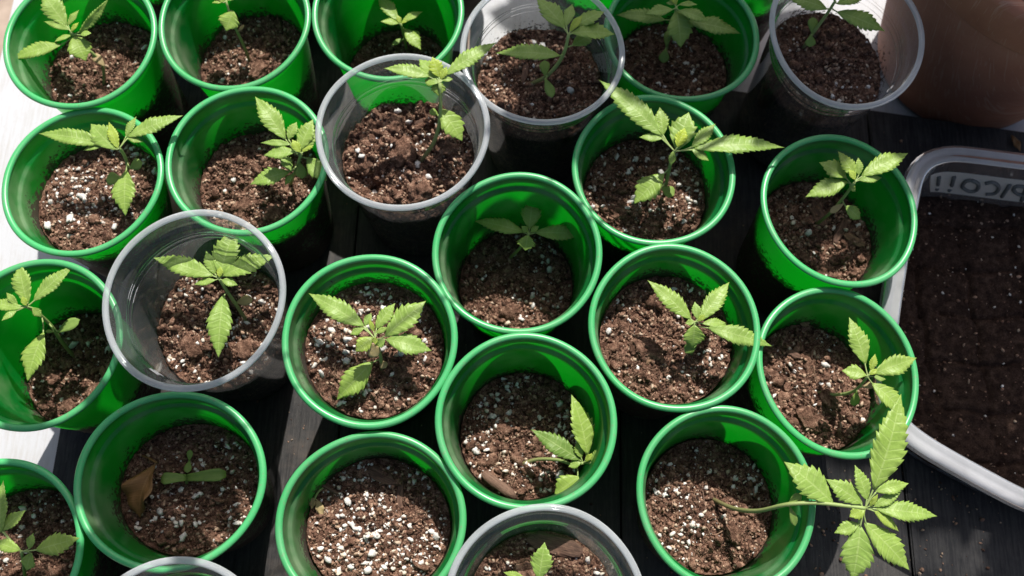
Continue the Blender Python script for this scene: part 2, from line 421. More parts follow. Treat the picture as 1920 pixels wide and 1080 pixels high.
plat = bpy.data.objects.new('black_board_platform', None); COL.objects.link(plat)
tag(plat, 'black painted wooden boards lying on the white table under the cups', 'boards', kind='structure')
xs = [-28.53, -10.7, 7.3, 25.2, 43.0]
for a, b in zip(xs[:-1], xs[1:]):
    import bmesh
    me = box_mesh('board', a - a, b - a - .14, -24, 10, -1.95, 0, .1)
    for v in me.vertices:                                    # the far ends follow one slightly skewed line
        if v.co.y > 0: v.co.y += (38.0 - .128 * (v.co.x / S + a) - 10) * S
    o = link('board', me, plat, M['black_wood']); o.location = (a * S, 0, 0)

# ------------------------------------------------------------------ cups
GH, CH = 10.8, 12.5
def torus_prof(rc_, zc_, a, b, n=10):
    return [(rc_ + a * math.cos(2 * math.pi * i / n), zc_ + b * math.sin(2 * math.pi * i / n)) for i in range(n)]
def cup_meshes(R, H, rb, tag_, ridges, wob=None):
    """profile in cm, base at z = 0"""
    rin = R - .36
    wall = [(rin + .02, H - .06), (rin - .03, H - .35), (rin - .05, H - .88), (rin - .10, H - .97), (rin - .24, H - 1.02), (rin - .29, H - 1.12)]
    z_top, r_top = H - 1.12, rin - .29
    n = 26
    for i in range(1, n + 1):
        t = i / n; z = z_top + (0.55 - z_top) * t; r = r_top + (rb - r_top) * t
        for q in ridges:
            d = (H - z) - q
            if abs(d) < .16: r -= .05
        wall.append((r, z))
    wall += [(rb - .04, .22), (rb - .12, .05), (rb - .25, 0), (rb - .45, .04), (rb - .5, .22), (rb * .5, .26), (.02, .26)]
    if ridges:          # sharper rings near the lip
        extra = []
        for q in ridges:
            z = H - q; t = (z - z_top) / (.55 - z_top); r = r_top + (rb - r_top) * t
            extra += [(r, z + .08), (r - .06, z + .02), (r - .06, z - .04), (r, z - .09)]
        body = [w_ for w_ in wall if not any(abs((H - w_[1]) - q) < .2 and w_[1] > 2 and w_[1] < H - 1.12 for q in ridges)]
        wall = sorted(body[6:-7] + extra, key=lambda p_: -p_[1]); wall = body[:6] + wall + body[-7:]
    wm = mesh('cup_wall_' + tag_, *lathe(wall, 112, False, wob))
    lip = torus_prof(R - .19, H, .19, .17, 12) if not ridges else torus_prof(R - .18, H, .18, .15, 14)
    rm = mesh('cup_rim_' + tag_, *lathe(lip, 112, True, wob))
    inner = [(rin - .03, H - .05)]
    return wm, rm, (r_top, z_top, rb)
GREEN, CLEAR = [], []
for q in range(5):
    gw, gr, GP = cup_meshes(4.73, GH, 3.25, 'green', (), 40 + q)
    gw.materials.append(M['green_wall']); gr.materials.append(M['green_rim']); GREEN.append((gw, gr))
for q in range(3):
    cw, cr, CP = cup_meshes(4.88, CH, 3.35, 'clear', (1.5, 1.72, 2.15), 60 + q)
    cw.materials.append(M['clear_wall']); cr.materials.append(M['clear_rim']); CLEAR.append((cw, cr))
def inner_r(kind, zl):
    r_top, z_top, rb = GP if kind == 'g' else CP
    t = (z_top - zl) / (z_top - .55); return r_top + (rb - r_top) * min(max(t, 0), 1)

# name: rim centre x, y, rim height above the common rim plane, tilt x, tilt y, ovalness, soil depth below rim, label of the cup
CUPS = {
 'G1': (-26.5, 31.85, -.10, .023, .005, -.020, 4.1, 'green plastic cup in the top left corner of the picture'),
 'G2': (-17.38, 33.4, -.12, .018, .003, -.025, 5.0, 'green plastic cup second from the left in the back row'),
 'G3': (-8.1, 34.3, -.05, .003, .001, -.01, 7.2, 'green plastic cup half hidden behind the foremost back clear cup'),
 'C4': (1.35, 30.95, 1.61, -.002, .001, -.017, 3.9, 'clear plastic cup between two green cups in the back row, with a sturdy leaning seedling'),
 'G5': (9.85, 33.45, -.10, 0, 0, 0, 4.5, 'shaded green plastic cup between the two clear cups of the back row'),
 'C6': (19.3, 32.86, 1.48, -.041, .005, -.044, 4.1, 'clear plastic cup in shade beside the terracotta pot'),
 'G7': (-24.86, 22.66, -.32, .045, -.023, -.013, 2.7, 'green plastic cup at the left on the white plank, soil close to its rim'),
 'G8': (-15.5, 24.15, 0, 0, 0, 0, 3.8, 'green plastic cup whose right side is covered by a clear cup'),
 'C9': (-6.41, 25.3, 1.96, -.008, .027, .007, 4.0, 'clear plastic cup at the back centre with crumbly soil and tall seedling'),
 'G10': (7.95, 24.2, .15, .004, .021, -.007, 3.9, 'green plastic cup right of centre with long pointed leaf reaching over its right rim'),
 'G11': (18.73, 22.38, -.51, -.064, -.04, -.028, 4.2, 'green plastic cup leaning beside the far left corner of the frosted tub'),
 'C12': (-16.68, 15.0, 2.10, -.021, .034, -.021, 5.8, 'clear plastic cup at the left with a cross shaped seedling'),
 'G13': (-7.5, 13.4, .82, -.023, .046, -.005, 2.6, 'green plastic cup filled almost to the rim, touching the left clear cup'),
 'G14': (.24, 18.7, .56, 0, .047, -.003, 6.7, 'green plastic cup at the centre of the group with deep shaded soil'),
 'G15': (8.91, 14.84, .15, .003, .014, -.011, 3.1, 'green plastic cup right of centre with its soil sunlit at the front'),
 'G16': (17.97, 12.86, -.71, -.093, -.031, -.032, 3.9, 'green plastic cup leaning against the left side of the frosted tub'),
 'G17': (-25.55, 12.82, .10, 0, .013, -.02, 6.6, 'green plastic cup cut by the left edge of the picture at mid height'),
 'G18': (-17.18, 5.77, .42, -.042, .001, .031, 4.2, 'green plastic cup holding a curled dry brown leaf'),
 'G19': (-6.8, 4.0, .14, -.008, 0, .026, 3.5, 'green plastic cup at the bottom with no living seedling in it'),
 'G20': (.96, 9.34, .62, .002, .024, .004, 5.3, 'green plastic cup with a short brown twig lying on its soil'),
 'G21': (11.42, 5.8, -.09, -.01, 0, -.017, 4.6, 'green plastic cup at the bottom right whose seedling sprawls out onto the boards'),
 'C22': (2.08, .16, 1.73, .001, 0, .007, 4.6, 'clear plastic cup cut by the bottom edge in the middle'),
 'G23': (-25.9, 1.9, 0, 0, 0, 0, 4.6, 'green plastic cup in the bottom left corner of the picture'),
 'C24': (-15.6, -2.95, 1.7, 0, 0, 0, 4.6, 'clear plastic cup of which only the far lip shows at the bottom edge'),
 'G27': (-15.4, 43.0, 0, 0, 0, 0, 4.6, 'green plastic cup beyond the top edge behind the second cup of the back row'),
 'G29': (5.2, 41.7, 0, 0, 0, 0, 4.6, 'green plastic cup beyond the top edge behind the back row clear cup'),
 'G28': (-5.6, 43.9, 0, 0, 0, 0, 4.6, 'green plastic cup beyond the top edge behind the cup the clear one hides'),
 'G25': (-24.8, 41.4, 0, 0, 0, 0, 4.6, 'green plastic cup barely showing at the top edge between the first two cups'),
 'G26': (14.9, 41.6, 0, 0, 0, 0, 4.6, 'green plastic cup barely showing at the top edge left of the shaded clear cup'),
}
SOILLVL = {}
CUPM = {}
for n, (cx, cy_, dz, tx, ty, e, dep, lab) in CUPS.items():
    clear = n[0] == 'C'; H = CH if clear else GH; rb = 3.35 if clear else 3.25
    rimz = RIM + dz; bz = rb * math.hypot(tx, ty) + .02
    axis = Vector((-tx, -ty, 1)); hh = rimz - bz
    base = Vector((cx, cy_, rimz)) - axis * hh
    zs = hh * axis.length / H
    zax = axis.normalized(); xax = Vector((1, 0, tx)).normalized(); yax = zax.cross(xax)
    rot = Matrix((xax, yax, zax)).transposed()
    Mx = rot.to_4x4() @ Matrix.Diagonal((1 + e, 1 - e, zs, 1)); Mx.translation = base * S
    o = bpy.data.objects.new('clear_cup' if clear else 'green_cup', None); COL.objects.link(o); o.matrix_world = Mx
    o.empty_display_size = .02
    tag(o, lab, 'cup', 'clear plastic cups' if clear else 'green plastic cups')
    pair = CLEAR[len(CUPM) % 3] if clear else GREEN[len(CUPM) % 5]
    w_ = link('wall', pair[0], o); r_ = link('rim', pair[1], o)
    sl = H - dep / zs
    w_['soil_level'] = sl * S
    CUPM[n] = (Mx, H, sl, clear, zs)

# ------------------------------------------------------------------ soil
# roughness, crumb density, perlite density, big perlite grains, mound, note
SOIL = {
 'G1': (0.34, 1.0, .35, 1), 'G2': (0.42, 1.0, .5, 3), 'G3': (.15, .6, .3, 0), 'C4': (0.36, 1.3, .4, 3), 'G5': (.15, .8, .5, 1), 'C6': (0.28, .8, .3, 2),
 'G7': (0.24, 1.0, 2.2, 12), 'G8': (0.5, 1.2, .35, 2), 'C9': (0.85, 1.2, .8, 10), 'G10': (0.32, 1.0, 1.0, 9), 'G11': (0.4, 1.3, .45, 2), 'C12': (0.62, 1.2, 1.2, 6),
 'G13': (0.3, 1.0, 1.9, 18), 'G14': (0.24, .9, .7, 4), 'G15': (0.38, 1.1, .8, 5), 'G16': (0.62, 1.3, .5, 1), 'G17': (0.4, 1.0, .6, 4), 'G18': (0.26, .9, 1.2, 5),
 'G19': (0.26, 1.0, 2.3, 16), 'G20': (0.27, 1.0, 1.9, 8), 'G21': (0.27, 1.0, 1.8, 4), 'C22': (0.45, 1.0, .7, 4), 'G23': (.18, .7, .8, 5), 'C24': (.15, .2, .2, 0),
 'G25': (.15, .2, .2, 0), 'G27': (.15, .2, .2, 0), 'G28': (.15, .2, .2, 0), 'G29': (.15, .2, .2, 0), 'G26': (.15, .2, .2, 0)}
SOIL_LABEL = {
 'G1': 'dark brown soil in the top left cup', 'G2': 'brown crumbly soil in the second cup of the back row', 'G3': 'deep shaded soil behind the clear cup at the back centre',
 'C4': 'reddish brown soil seen through the clear cup of the back row', 'G5': 'shaded soil under the broad leaved seedling between the back clear cups',
 'C6': 'dark soil in the clear cup beside the terracotta pot', 'G7': 'perlite flecked soil in the cup standing by the white plank',
 'G8': 'brown soil in the cup partly covered by a clear cup', 'C9': 'lumpy sunlit soil with a dark hollow in the back centre clear cup',
 'G10': 'half shaded soil under the seedling with the long right leaf', 'G11': 'soil with bark pieces in the cup at the tub corner',
 'C12': 'pale crumbly soil with a hollow in the left clear cup', 'G13': 'white speckled soil filling the cup beside the left clear cup',
 'G14': 'deep dark soil in the central green cup', 'G15': 'sunlit brown soil with one big white grain on its right', 'G16': 'rough clumpy soil in the cup leaning on the tub',
 'G17': 'soil with wood chips in the cup cut by the left edge', 'G18': 'shaded speckled soil beneath the dry brown leaf', 'G19': 'white speckled soil with dead twigs and no living seedling',
 'G20': 'dark speckled soil around the short brown twig', 'G21': 'sunlit speckled soil where the sprawling seedling roots', 'C22': 'brown soil in the clear cup at the bottom edge',
 'G23': 'shaded soil in the bottom left corner cup', 'C24': 'soil in the clear cup whose lip shows at the bottom edge', 'G25': 'soil in the cup at the top edge between the first two cups',
 'G27': 'soil in the cup beyond the top edge behind the second back cup', 'G28': 'soil in the cup beyond the top edge behind the hidden cup',
 'G29': 'soil in the cup beyond the top edge behind the back row clear cup',
 'G26': 'soil in the cup at the top edge left of the shaded clear cup'}
HGT = {}
BIG = []
for sd in range(6):
    rg = np.random.default_rng(900 + sd)
    v, f = chunks(rg, np.zeros((1, 3)), [1.0], 1, .7, .30, .6)
    me = fast_mesh('perlite_grain', v * 1.0, f, False); me.materials.append(M['perlite']); BIG.append(me)
def soil_height(n):
    rough = SOIL[n][0]; sd = sum(map(ord, n)) * 7.31
    def h(x_, y_):
        q = Vector((x_ * .42 + sd, y_ * .42 - sd, sd * .3))
        a = noise.noise(q) * 1.0 + noise.noise(q * 2.3) * .55
        b = abs(noise.noise(q * 3.7)) * .7 - .15
        c = abs(noise.noise(q * 8.9)) * .22 + abs(noise.noise(q * 21.0)) * .15 + noise.noise(q * 43.0) * .07
        return (rough + .03) * (a * .8 + b * 1.5) + 1.1 * c
    pits = {'C9': [(-2.1, -1.7, .75, -1.3), (.6, -1.6, 1.0, .5), (-.7, .6, 1.2, .7), (2.4, .8, .9, .4), (-2.6, .2, .8, .3)],
            'C12': [(.35, .55, .45, -1.1), (-1.0, -.8, 1.2, .35), (-.2, .9, .5, .3)], 'G16': [(-1.0, -1.2, .5, -.5), (-.3, -2.0, .9, .4), (-2.2, .2, .8, .35), (-1.6, .6, .45, -.5)],
            'G8': [(-.6, .3, .8, -.4)], 'G15': [(-1.2, -.4, 1.3, .35), (1.2, .2, .5, -.35)], 'G2': [(.1, -.6, .9, .45)], 'G13': [(1.6, -1.0, 1.1, .3), (.3, -1.1, .5, -.4)],
            'G21': [(-1.2, -.6, 1.4, .25), (1.2, -1.2, .7, .3)], 'C22': [(.6, 1.6, 1.3, .5)], 'G17': [(-.2, -1.0, 1.0, .3)]}.get(n, [])
    def hh(x_, y_):
        v = h(x_, y_)
        for (a, b, s_, k) in pits: v += k * math.exp(-((x_ - a) ** 2 + (y_ - b) ** 2) / (s_ * s_))
        return v
    return hh
for n in CUPS:
    Mx, H, sl, clear, zs = CUPM[n]; kd = 'c' if clear else 'g'
    rough, cd, pd, nbig = SOIL[n]; hf = soil_height(n)
    rng = np.random.default_rng(sum(map(ord, n)) * 13 + 5)
    R0 = inner_r(kd, sl) - .07
    V = [(0, 0, sl + hf(0, 0))]; F = []
    small = n in ('C24', 'G25', 'G26', 'G27', 'G28', 'G29')
    NR, NS = (10, 40) if small else (66, 190)
    for i in range(1, NR + 1):
        rr = R0 * i / NR
        for k in range(NS):
            a = 2 * math.pi * k / NS; x_, y_ = rr * math.cos(a), rr * math.sin(a)
            z_ = sl + hf(x_, y_) * (1 if i < NR else .8)
            rlim = inner_r(kd, z_) - .07
            q = min(1.0, rlim / R0) if i > NR * .8 else 1
            V.append((x_ * q, y_ * q, z_))
    for k in range(NS): F.append((0, 1 + k, 1 + (k + 1) % NS))
    for i in range(NR - 1):
        for k in range(NS):
            k2 = (k + 1) % NS; a = 1 + i * NS; b = 1 + (i + 1) * NS
            F.append((a + k, b + k, b + k2, a + k2))
    prevb = 1 + (NR - 1) * NS
    for zz in np.linspace(sl - .9, .35, 8):
        b = len(V); r_ = inner_r(kd, zz) - .07
        for k in range(NS):
            a = 2 * math.pi * k / NS
            V.append((r_ * math.cos(a), r_ * math.sin(a), zz))
        for k in range(NS):
            k2 = (k + 1) % NS; F.append((prevb + k, b + k, b + k2, prevb + k2))
        prevb = b
    F.append(tuple(prevb + k for k in reversed(range(NS))))
    so = link('soil', mesh('soil', V, F), None, M['soil']); so.matrix_world = Mx
    tag(so, SOIL_LABEL[n], 'soil', 'soil in the cups', 'stuff')
    HGT[n] = hf
    if small: continue
    def scatter(num, smin, smax, power, lift, edge=.12, clump=None):
        s_ = smin + (smax - smin) * rng.random(num) ** power
        r_ = np.sqrt(rng.random(num)) * (R0 - edge - s_); a = rng.random(num) * 2 * math.pi
        x_, y_ = r_ * np.cos(a), r_ * np.sin(a)
        if clump:
            keep = np.array([noise.noise(Vector((p * clump, q * clump, 3.3 + len(n) + ord(n[-1])))) + rng.uniform(-.3, .3) > -.04 for p, q in zip(x_, y_)])
            x_, y_, s_ = x_[keep], y_[keep], s_[keep]
        z_ = np.array([sl + hf(p, q) for p, q in zip(x_, y_)]) + s_ * lift
        return np.stack([x_, y_, z_], 1), s_
    c, s_ = scatter(int(2700 * cd), .013, .115, 2.6, .25, .06)
    v, f = chunks(rng, c, s_, 0, .9, .55, .8)
    o = link('crumbs', fast_mesh('crumbs', v, f), so, M['crumb']); o['kind'] = 'stuff'
    c, s_ = scatter(int(70 * cd), .08, .30, 2.0, .1, .1)
    v, f = chunks(rng, c, s_, 1, .75, .42, .6)
    o = link('clods', fast_mesh('clods', v, f), so, M['clod']); o['kind'] = 'stuff'
    c, s_ = scatter(int(300 * pd), .025, .15, 1.9, .3, .05, .5)
    v, f = chunks(rng, c, s_, 0, .8, .45, .8)
    o = link('perlite', fast_mesh('perlite', v, f), so, M['perlite']); o['kind'] = 'stuff'
    for i in range(nbig):
        c, s_ = scatter(1, .14, .24, 1.0, .45, .1)
        o = link('perlite_grain', BIG[int(rng.integers(6))], so)
        o.location = Vector(c[0]) * S; s1 = float(s_[0]); o.scale = (s1, s1 * rng.uniform(.75, 1.1), s1 * rng.uniform(.7, 1))
        o.rotation_euler = tuple(rng.uniform(0, 6.28, 3))
    V, F = [], []
    for i in range(260):
        r_ = math.sqrt(rng.random()) * (R0 - .4); a = rng.random() * 6.283; p = Vector((r_ * math.cos(a), r_ * math.sin(a), 0))
        d = rng.random() * 6.283; L = rng.uniform(.15, .5) if i > 40 else rng.uniform(.4, 1.3); pts = []
        for j in range(5):
            q = p + Vector((math.cos(d), math.sin(d), 0)) * (L * j / 4); d += rng.uniform(-.5, .5)
            rr = math.hypot(q.x, q.y)
            if rr > R0 - .1: q *= (R0 - .1) / rr
            q.z = sl + hf(q.x, q.y) + .05 + rng.uniform(0, .09); pts.append(q)
        tube(pts, rng.uniform(.010, .026), 3, V, F)
    o = link('fibres', mesh('fibres', V, F), so, M['fibre']); o['kind'] = 'stuff'

# big half buried lumps of peat, each its own piece
LUMPS = {'C9': [(-.5, .3, 1.05), (2.3, .6, .8), (-2.6, -.5, .65), (.9, -2.2, .9), (-1.0, 2.2, .7)], 'C12': [(-.9, .6, .6), (1.6, -1.5, .8), (-1.6, -1.3, .9)],
         'G16': [(-.4, -1.9, .85), (-2.3, .6, .6), (.9, -.6, .65), (-.2, 1.5, .7)], 'G15': [(-1.2, -.6, .95), (.7, -2.0, .8), (-2.4, .7, .6)], 'G8': [(-1.0, -1.3, .8), (1.0, -1.8, .7), (-.4, 1.2, .7)],
         'G2': [(.3, -.6, .75), (-.9, -1.6, .6)], 'G13': [(1.8, -1.2, .8), (1.0, 1.6, .5)], 'C4': [(-.6, -.6, .7), (1.5, .9, .6)], 'G11': [(-.8, -1.2, .6), (.5, -2.0, .6)],
         'G17': [(.9, -1.4, .7), (-.6, -2.2, .6)], 'G21': [(1.3, -1.4, .6)], 'C22': [(-.8, 1.8, .8)], 'G10': [(.3, -1.9, .8), (-1.7, -1.2, .6)], 'G1': [(-.4, -1.3, .6)], 'G20': [(-1.2, .4, .7), (.9, -.4, .6)], 'G14': [(-.4, -1.8, .6)]}
LUMPM = []
for sd in range(5):
    rg = np.random.default_rng(300 + sd); bv, bf = ICO_V[1].copy(), ICO_F[1]
    import bmesh
    bm = bmesh.new(); bmesh.ops.create_icosphere(bm, subdivisions=4, radius=1)
    for v in bm.verts:
        q = v.co * 1.6 + Vector((sd * 5.1, 0, 0))
        v.co *= .82 + .34 * noise.noise(q) + .30 * abs(noise.noise(q * 2.6)) + .16 * abs(noise.noise(q * 6)) + .07 * noise.noise(q * 13)
        v.co *= S
    me = bpy.data.meshes.new('peat_lump'); bm.to_mesh(me); bm.free()
    me.polygons.foreach_set('use_smooth', [True] * len(me.polygons)); me.materials.append(M['clod']); LUMPM.append(me)
rl_ = random.Random(8)
for n, ll in LUMPS.items():
    par = [o_ for o_ in COL.objects if o_.get('label') == SOIL_LABEL[n]][0]
    for (lx, ly, sz) in ll:
        o = link('peat_lump', LUMPM[rl_.randrange(5)], par)
        o.location = Vector((lx, ly, CUPM[n][2] + HGT[n](lx, ly) - sz * .12)) * S
        o.scale = (sz, sz * rl_.uniform(.75, 1), sz * rl_.uniform(.5, .68)); o.rotation_euler = (rl_.uniform(-.3, .3), rl_.uniform(-.3, .3), rl_.uniform(0, 6.28))

# bits lying in the soil: (cup, kind, px1, py1, px2, py2, width px)
def surf(n, px, py):
    """point of the soil surface of cup n seen at a pixel"""
    Mx, H, sl, clear, zs = CUPM[n]; inv = Mx.inverted()
    z = CUPS[n][2] + RIM - CUPS[n][6]
    for i in range(8):
        p = at(px, py, z); lp = inv @ (p * S) / S
        w = Mx @ (Vector((lp.x, lp.y, sl + HGT[n](lp.x, lp.y))) * S) / S
        z = .5 * z + .5 * w.z
    return at(px, py, z)
SOILOBJ = {}
for o in COL.objects:
    if o.name.split('.')[0] == 'soil':
        for n in CUPS:
            if o.get('label') == SOIL_LABEL[n]: SOILOBJ[n] = o
def chip(n, kind, x0, y0, x1, y1, wpx, label=None, cat=None, top=False):
    a = surf(n, x0, y0); b = surf(n, x1, y1); L = (b - a).length; w = wpx * pxcm(a) / 2
    rg = random.Random(x0 * 7 + y0); V = []; F = []
    th = w * (.35 if kind != 'twig' else .9); NS = 8; NL = 7
    for i in range(NL):
        t = i / (NL - 1); e = 1 - .55 * abs(2 * t - 1) ** 4
        for k in range(NS):
            an = 2 * math.pi * k / NS; j = 1 + rg.uniform(-.16, .16)
            V.append((L * (t - .5) + rg.uniform(-.03, .03) * L, w * e * math.cos(an) * j, th * e * math.sin(an) * j))
    for i in range(NL - 1):
        for k in range(NS):
            k2 = (k + 1) % NS; F.append((i * NS + k, i * NS + k2, (i + 1) * NS + k2, (i + 1) * NS + k))
    F += [tuple(reversed(range(NS))), tuple((NL - 1) * NS + k for k in range(NS))]
    me = mesh(kind, V, F, smooth=(kind == 'twig'))
    o = link({'bark': 'bark_chip', 'tan_bark': 'bark_chip', 'twig': 'twig'}[kind], me, None, M[kind])
    d = (b - a).normalized(); up = Vector((0, 0, 1)); s_ = up.cross(d).normalized(); nn = d.cross(s_)
    mw = Matrix((d, s_, nn)).transposed().to_4x4(); mw.translation = ((a + b) / 2 + Vector((0, 0, th * .6))) * S
    if top: o.matrix_world = mw; tag(o, label, cat)
    else:
        o.parent = SOILOBJ[n]; o.matrix_world = mw
        o.matrix_parent_inverse = SOILOBJ[n].matrix_world.inverted(); o.matrix_basis = mw
for a in [('G20', 'twig', 905, 888, 966, 934, 21, 'short brown twig lying on soil near the front rim', 'twig', True),
          ('G19', 'bark', 752, 895, 749, 962, 13, 'dark upright sliver of bark on soil without seedling', 'bark', True),
          ('G19', 'twig', 645, 973, 690, 925, 4), ('G19', 'twig', 600, 908, 642, 930, 6), ('G19', 'bark', 690, 880, 740, 905, 24),
          ('G11', 'bark', 1565, 455, 1588, 408, 15), ('G11', 'tan_bark', 1582, 440, 1620, 460, 17), ('G11', 'bark', 1525, 380, 1545, 425, 22),
          ('G17', 'tan_bark', 70, 690, 108, 700, 16), ('G17', 'tan_bark', 190, 688, 205, 722, 15), ('C4', 'bark', 980, 155, 988, 120, 11),
          ('C4', 'tan_bark', 1085, 215, 1108, 195, 8), ('G5', 'bark', 1310, 80, 1330, 70, 12), ('G18', 'bark', 310, 1000, 335, 1035, 7),
          ('G20', 'twig', 975, 770, 1000, 820, 4), ('G21', 'twig', 1315, 900, 1328, 1000, 3), ('C22', 'bark', 990, 1010, 1090, 1035, 40),
          ('G13', 'bark', 690, 505, 700, 520, 14), ('G14', 'bark', 885, 495, 905, 475, 18), ('G14', 'bark', 938, 525, 962, 508, 16),
          ('C12', 'bark', 310, 590, 330, 640, 9), ('C12', 'tan_bark', 355, 690, 365, 660, 12), ('G15', 'tan_bark', 1205, 680, 1225, 668, 15), ('G16', 'bark', 1470, 655, 1500, 670, 14),
          ('C9', 'bark', 770, 235, 800, 222, 7), ('C9', 'bark', 725, 215, 735, 190, 6), ('G7', 'twig', 80, 385, 105, 415, 4), ('G16', 'tan_bark', 1500, 595, 1515, 610, 20)]:
    chip(*a)
# ------------------------------------------------------------------ seedlings
def blade(L, W, teeth, rg, arch, fold, pleat, tipdroop=.0, wav=.0, toothed=True):
    V, UVc, F = [], [], []
    rows = []
    for k in range(teeth):
        for s_, ext in (((0.0, .83), (.45, .95), (.82, 1.05)) if toothed else ((0.0, 1.0), (.45, 1.0), (.82, 1.0))): rows.append(((k + s_) / teeth, ext, k + s_))
    nr = len(rows)
    def prof(t):
        t = min(max(t, 0), 1)
        return (math.sin(math.pi * t ** .82) ** .95 * (1 - .25 * t) * 1.16) if 0 < t < 1 else 0
    def zc(x_):
        t = x_ / L
        return arch * L * 4 * t * (1 - t) - tipdroop * L * t * t
    for (t, ext, ph) in rows:
        t = .015 + t * .975
        w = W / 2 * prof(t) * ext * (rg.uniform(.97, 1.03) if toothed else 1)
        slant = .75 * w * min(1, .55 * L / W) * (1 - .4 * t) * (1 if ext < 1 else 1.12)
        pl = pleat * w * math.cos(2 * math.pi * (ph % 1 - .1))
        for q in (-1, -.5, 0, .5, 1):
            x_ = t * L + slant * abs(q) * (1 - t * .55)
            x_ = min(x_, L * (1 - .01 * abs(q)))
            y_ = w * q
            z_ = zc(x_) + fold * abs(y_) + (pl * abs(q) * (1.3 - abs(q)) * 1.6 if q else 0) + wav * w * math.sin(ph * 1.3 + q * 2) * abs(q)
            V.append((x_, y_, z_)); UVc.append((ph + .3, .5 + q * .5))
    for i in range(nr - 1):
        for q in range(4):
            a = i * 5 + q; F.append((a, a + 1, a + 6, a + 5))
    V.append((L * 1.02, 0, zc(L))); UVc.append((teeth, .5)); b = (nr - 1) * 5; tip = len(V) - 1
    for q in range(4): F.append((b + q, b + q + 1, tip))
    return V, F, UVc
def oval(L, W, rg, arch, fold, strap=False):
    V, UVc, F = [], [], []; NR = 9
    for i in range(NR):
        t = i / (NR - 1); w = W / 2 * (math.sin(math.pi * (.06 + .94 * t) ** 1.7) ** .65 if t < 1 else .0)
        w = max(w, W * .07 if i == 0 else .0)
        if strap: w = W / 2 * ((.45 + .55 * t) if t < .8 else (.86 if t < .95 else .42))
        for q in (-1, -.5, 0, .5, 1):
            V.append((t * L, w * q, arch * L * 4 * t * (1 - t) + fold * abs(w * q) ** 1.5)); UVc.append((.05, .5 + q * .3))
    for i in range(NR - 1):
        for q in range(4):
            a = i * 5 + q; F.append((a, a + 1, a + 6, a + 5))
    return V, F, UVc
def place_leaf(root, kind, b, t, wcm, rg, roll=0, tone=0, arch=None, fold=None):
    d = t - b; L = d.length; d.normalize()
    side = Vector((0, 0, 1)).cross(d)
    if side.length < .05: side = Vector((1, 0, 0))
    side.normalize(); nn = d.cross(side)
    # most blades lean a little towards the light
    rl = Matrix.Rotation(roll, 3, d); side, nn = rl @ side, rl @ nn
    if kind in ('T', 'D', 'B'):
        teeth = max(5, min(13, round(L / wcm * 3.1))) if kind == 'T' else 9
        V, F, U = blade(L, wcm * 1.06, teeth, rg, .055 if arch is None else arch, rg.uniform(.05, .2) if fold is None else fold,
                        rg.uniform(.02, .04) if kind == 'T' else .03, rg.uniform(0, .05), .12 if kind == 'T' else .3, kind == 'T')
        nm = {'T': 'leaf', 'D': 'withered_leaf', 'B': 'leaf'}[kind]; mt = {'T': 'leaf', 'D': 'dead_leaf', 'B': 'brown_leaf'}[kind]
    else:
        V, F, U = oval(L, wcm, rg, .06 if kind != 'S' else .1, .15 if kind != 'S' else .5, kind == 'S'); nm = 'cotyledon'; mt = 'dead_leaf' if kind == 'E' else 'cotyledon'
    me = mesh(nm, V, F, True, U); o = link(nm, me, None, M[mt])
    sf = o.modifiers.new('thick', 'SOLIDIFY'); sf.thickness = .018 * S; sf.offset = 0
    mw = Matrix((d, side, nn)).transposed().to_4x4(); mw.translation = b * S
    o['tone'] = float(tone)
    if root:
        o.parent = root; o.matrix_parent_inverse = root.matrix_world.inverted(); o.matrix_basis = mw
    else: o.matrix_world = mw
    return o
SEED = []
def seedling(cup, label, stem, zn, leaves, r=.075, zprof=None):
    """stem: pixels from the soil to the top node; zn: node height relative to the rim plane (cm).
    leaves: kind, base px, base py, tip px, tip py, width px, [dz base, dz tip, roll, tone]"""
    rg = random.Random(label)
    p0 = surf(cup, *stem[0]); z1 = RIM + zn
    n = len(stem); pts = [p0 - Vector((0, 0, .35)), p0]
    for i, s_ in enumerate(stem[1:], 1):
        f = zprof[i] if zprof else (i / (n - 1)) ** .85
        pts.append(at(s_[0], s_[1], p0.z + (z1 - p0.z) * f))
    root = bpy.data.objects.new('seedling', None); COL.objects.link(root); root.location = p0 * S; root.empty_display_size = .01
    bpy.context.view_layer.update()
    tag(root, label, 'seedling', 'seedlings in the cups')
    path = smooth_path(pts, 4); V, F, U = [], [], []
    rad = [1.25 * r * (1.15 - .35 * i / len(path)) for i in range(len(path))]
    tube(path, rad, 8, V, F, U)
    made = []
    for lf in leaves:
        k, bx, by, tx, ty, w = lf[:6]; ex = list(lf[6:]) + [0, 0, 0, 0][len(lf) - 6:]
        b = at(bx, by, z1 + ex[0]); t = at(tx, ty, z1 + ex[1] + (0 if len(lf) > 7 else rg.uniform(-.25, .3)))
        made.append((k, b, t, w * pxcm(b), ex))
        q = min(path[2:], key=lambda p_: (p_ - b).length)
        gap = (q - b).length
        if gap > .06:
            mid = (q + b) / 2 + Vector((0, 0, -.04 * gap)); tube(smooth_path([q, mid, b + (t - b) * .06], 3), r * (.42 if w < 20 else .5), 6, V, F, U, .6, 1)
    inv = p0
    o = link('stem', mesh('stem', [v - p0 for v in V], F, True, U), root, M['stem'])
    for (k, b, t, w, ex) in made:
        place_leaf(root, k, b, t, w, rg, ex[2] + rg.uniform(-.12, .12), ex[3] + rg.uniform(-.05, .12) * (1 if ex[3] >= 0 else 0))
    return root
Y = .55     # young, yellowish
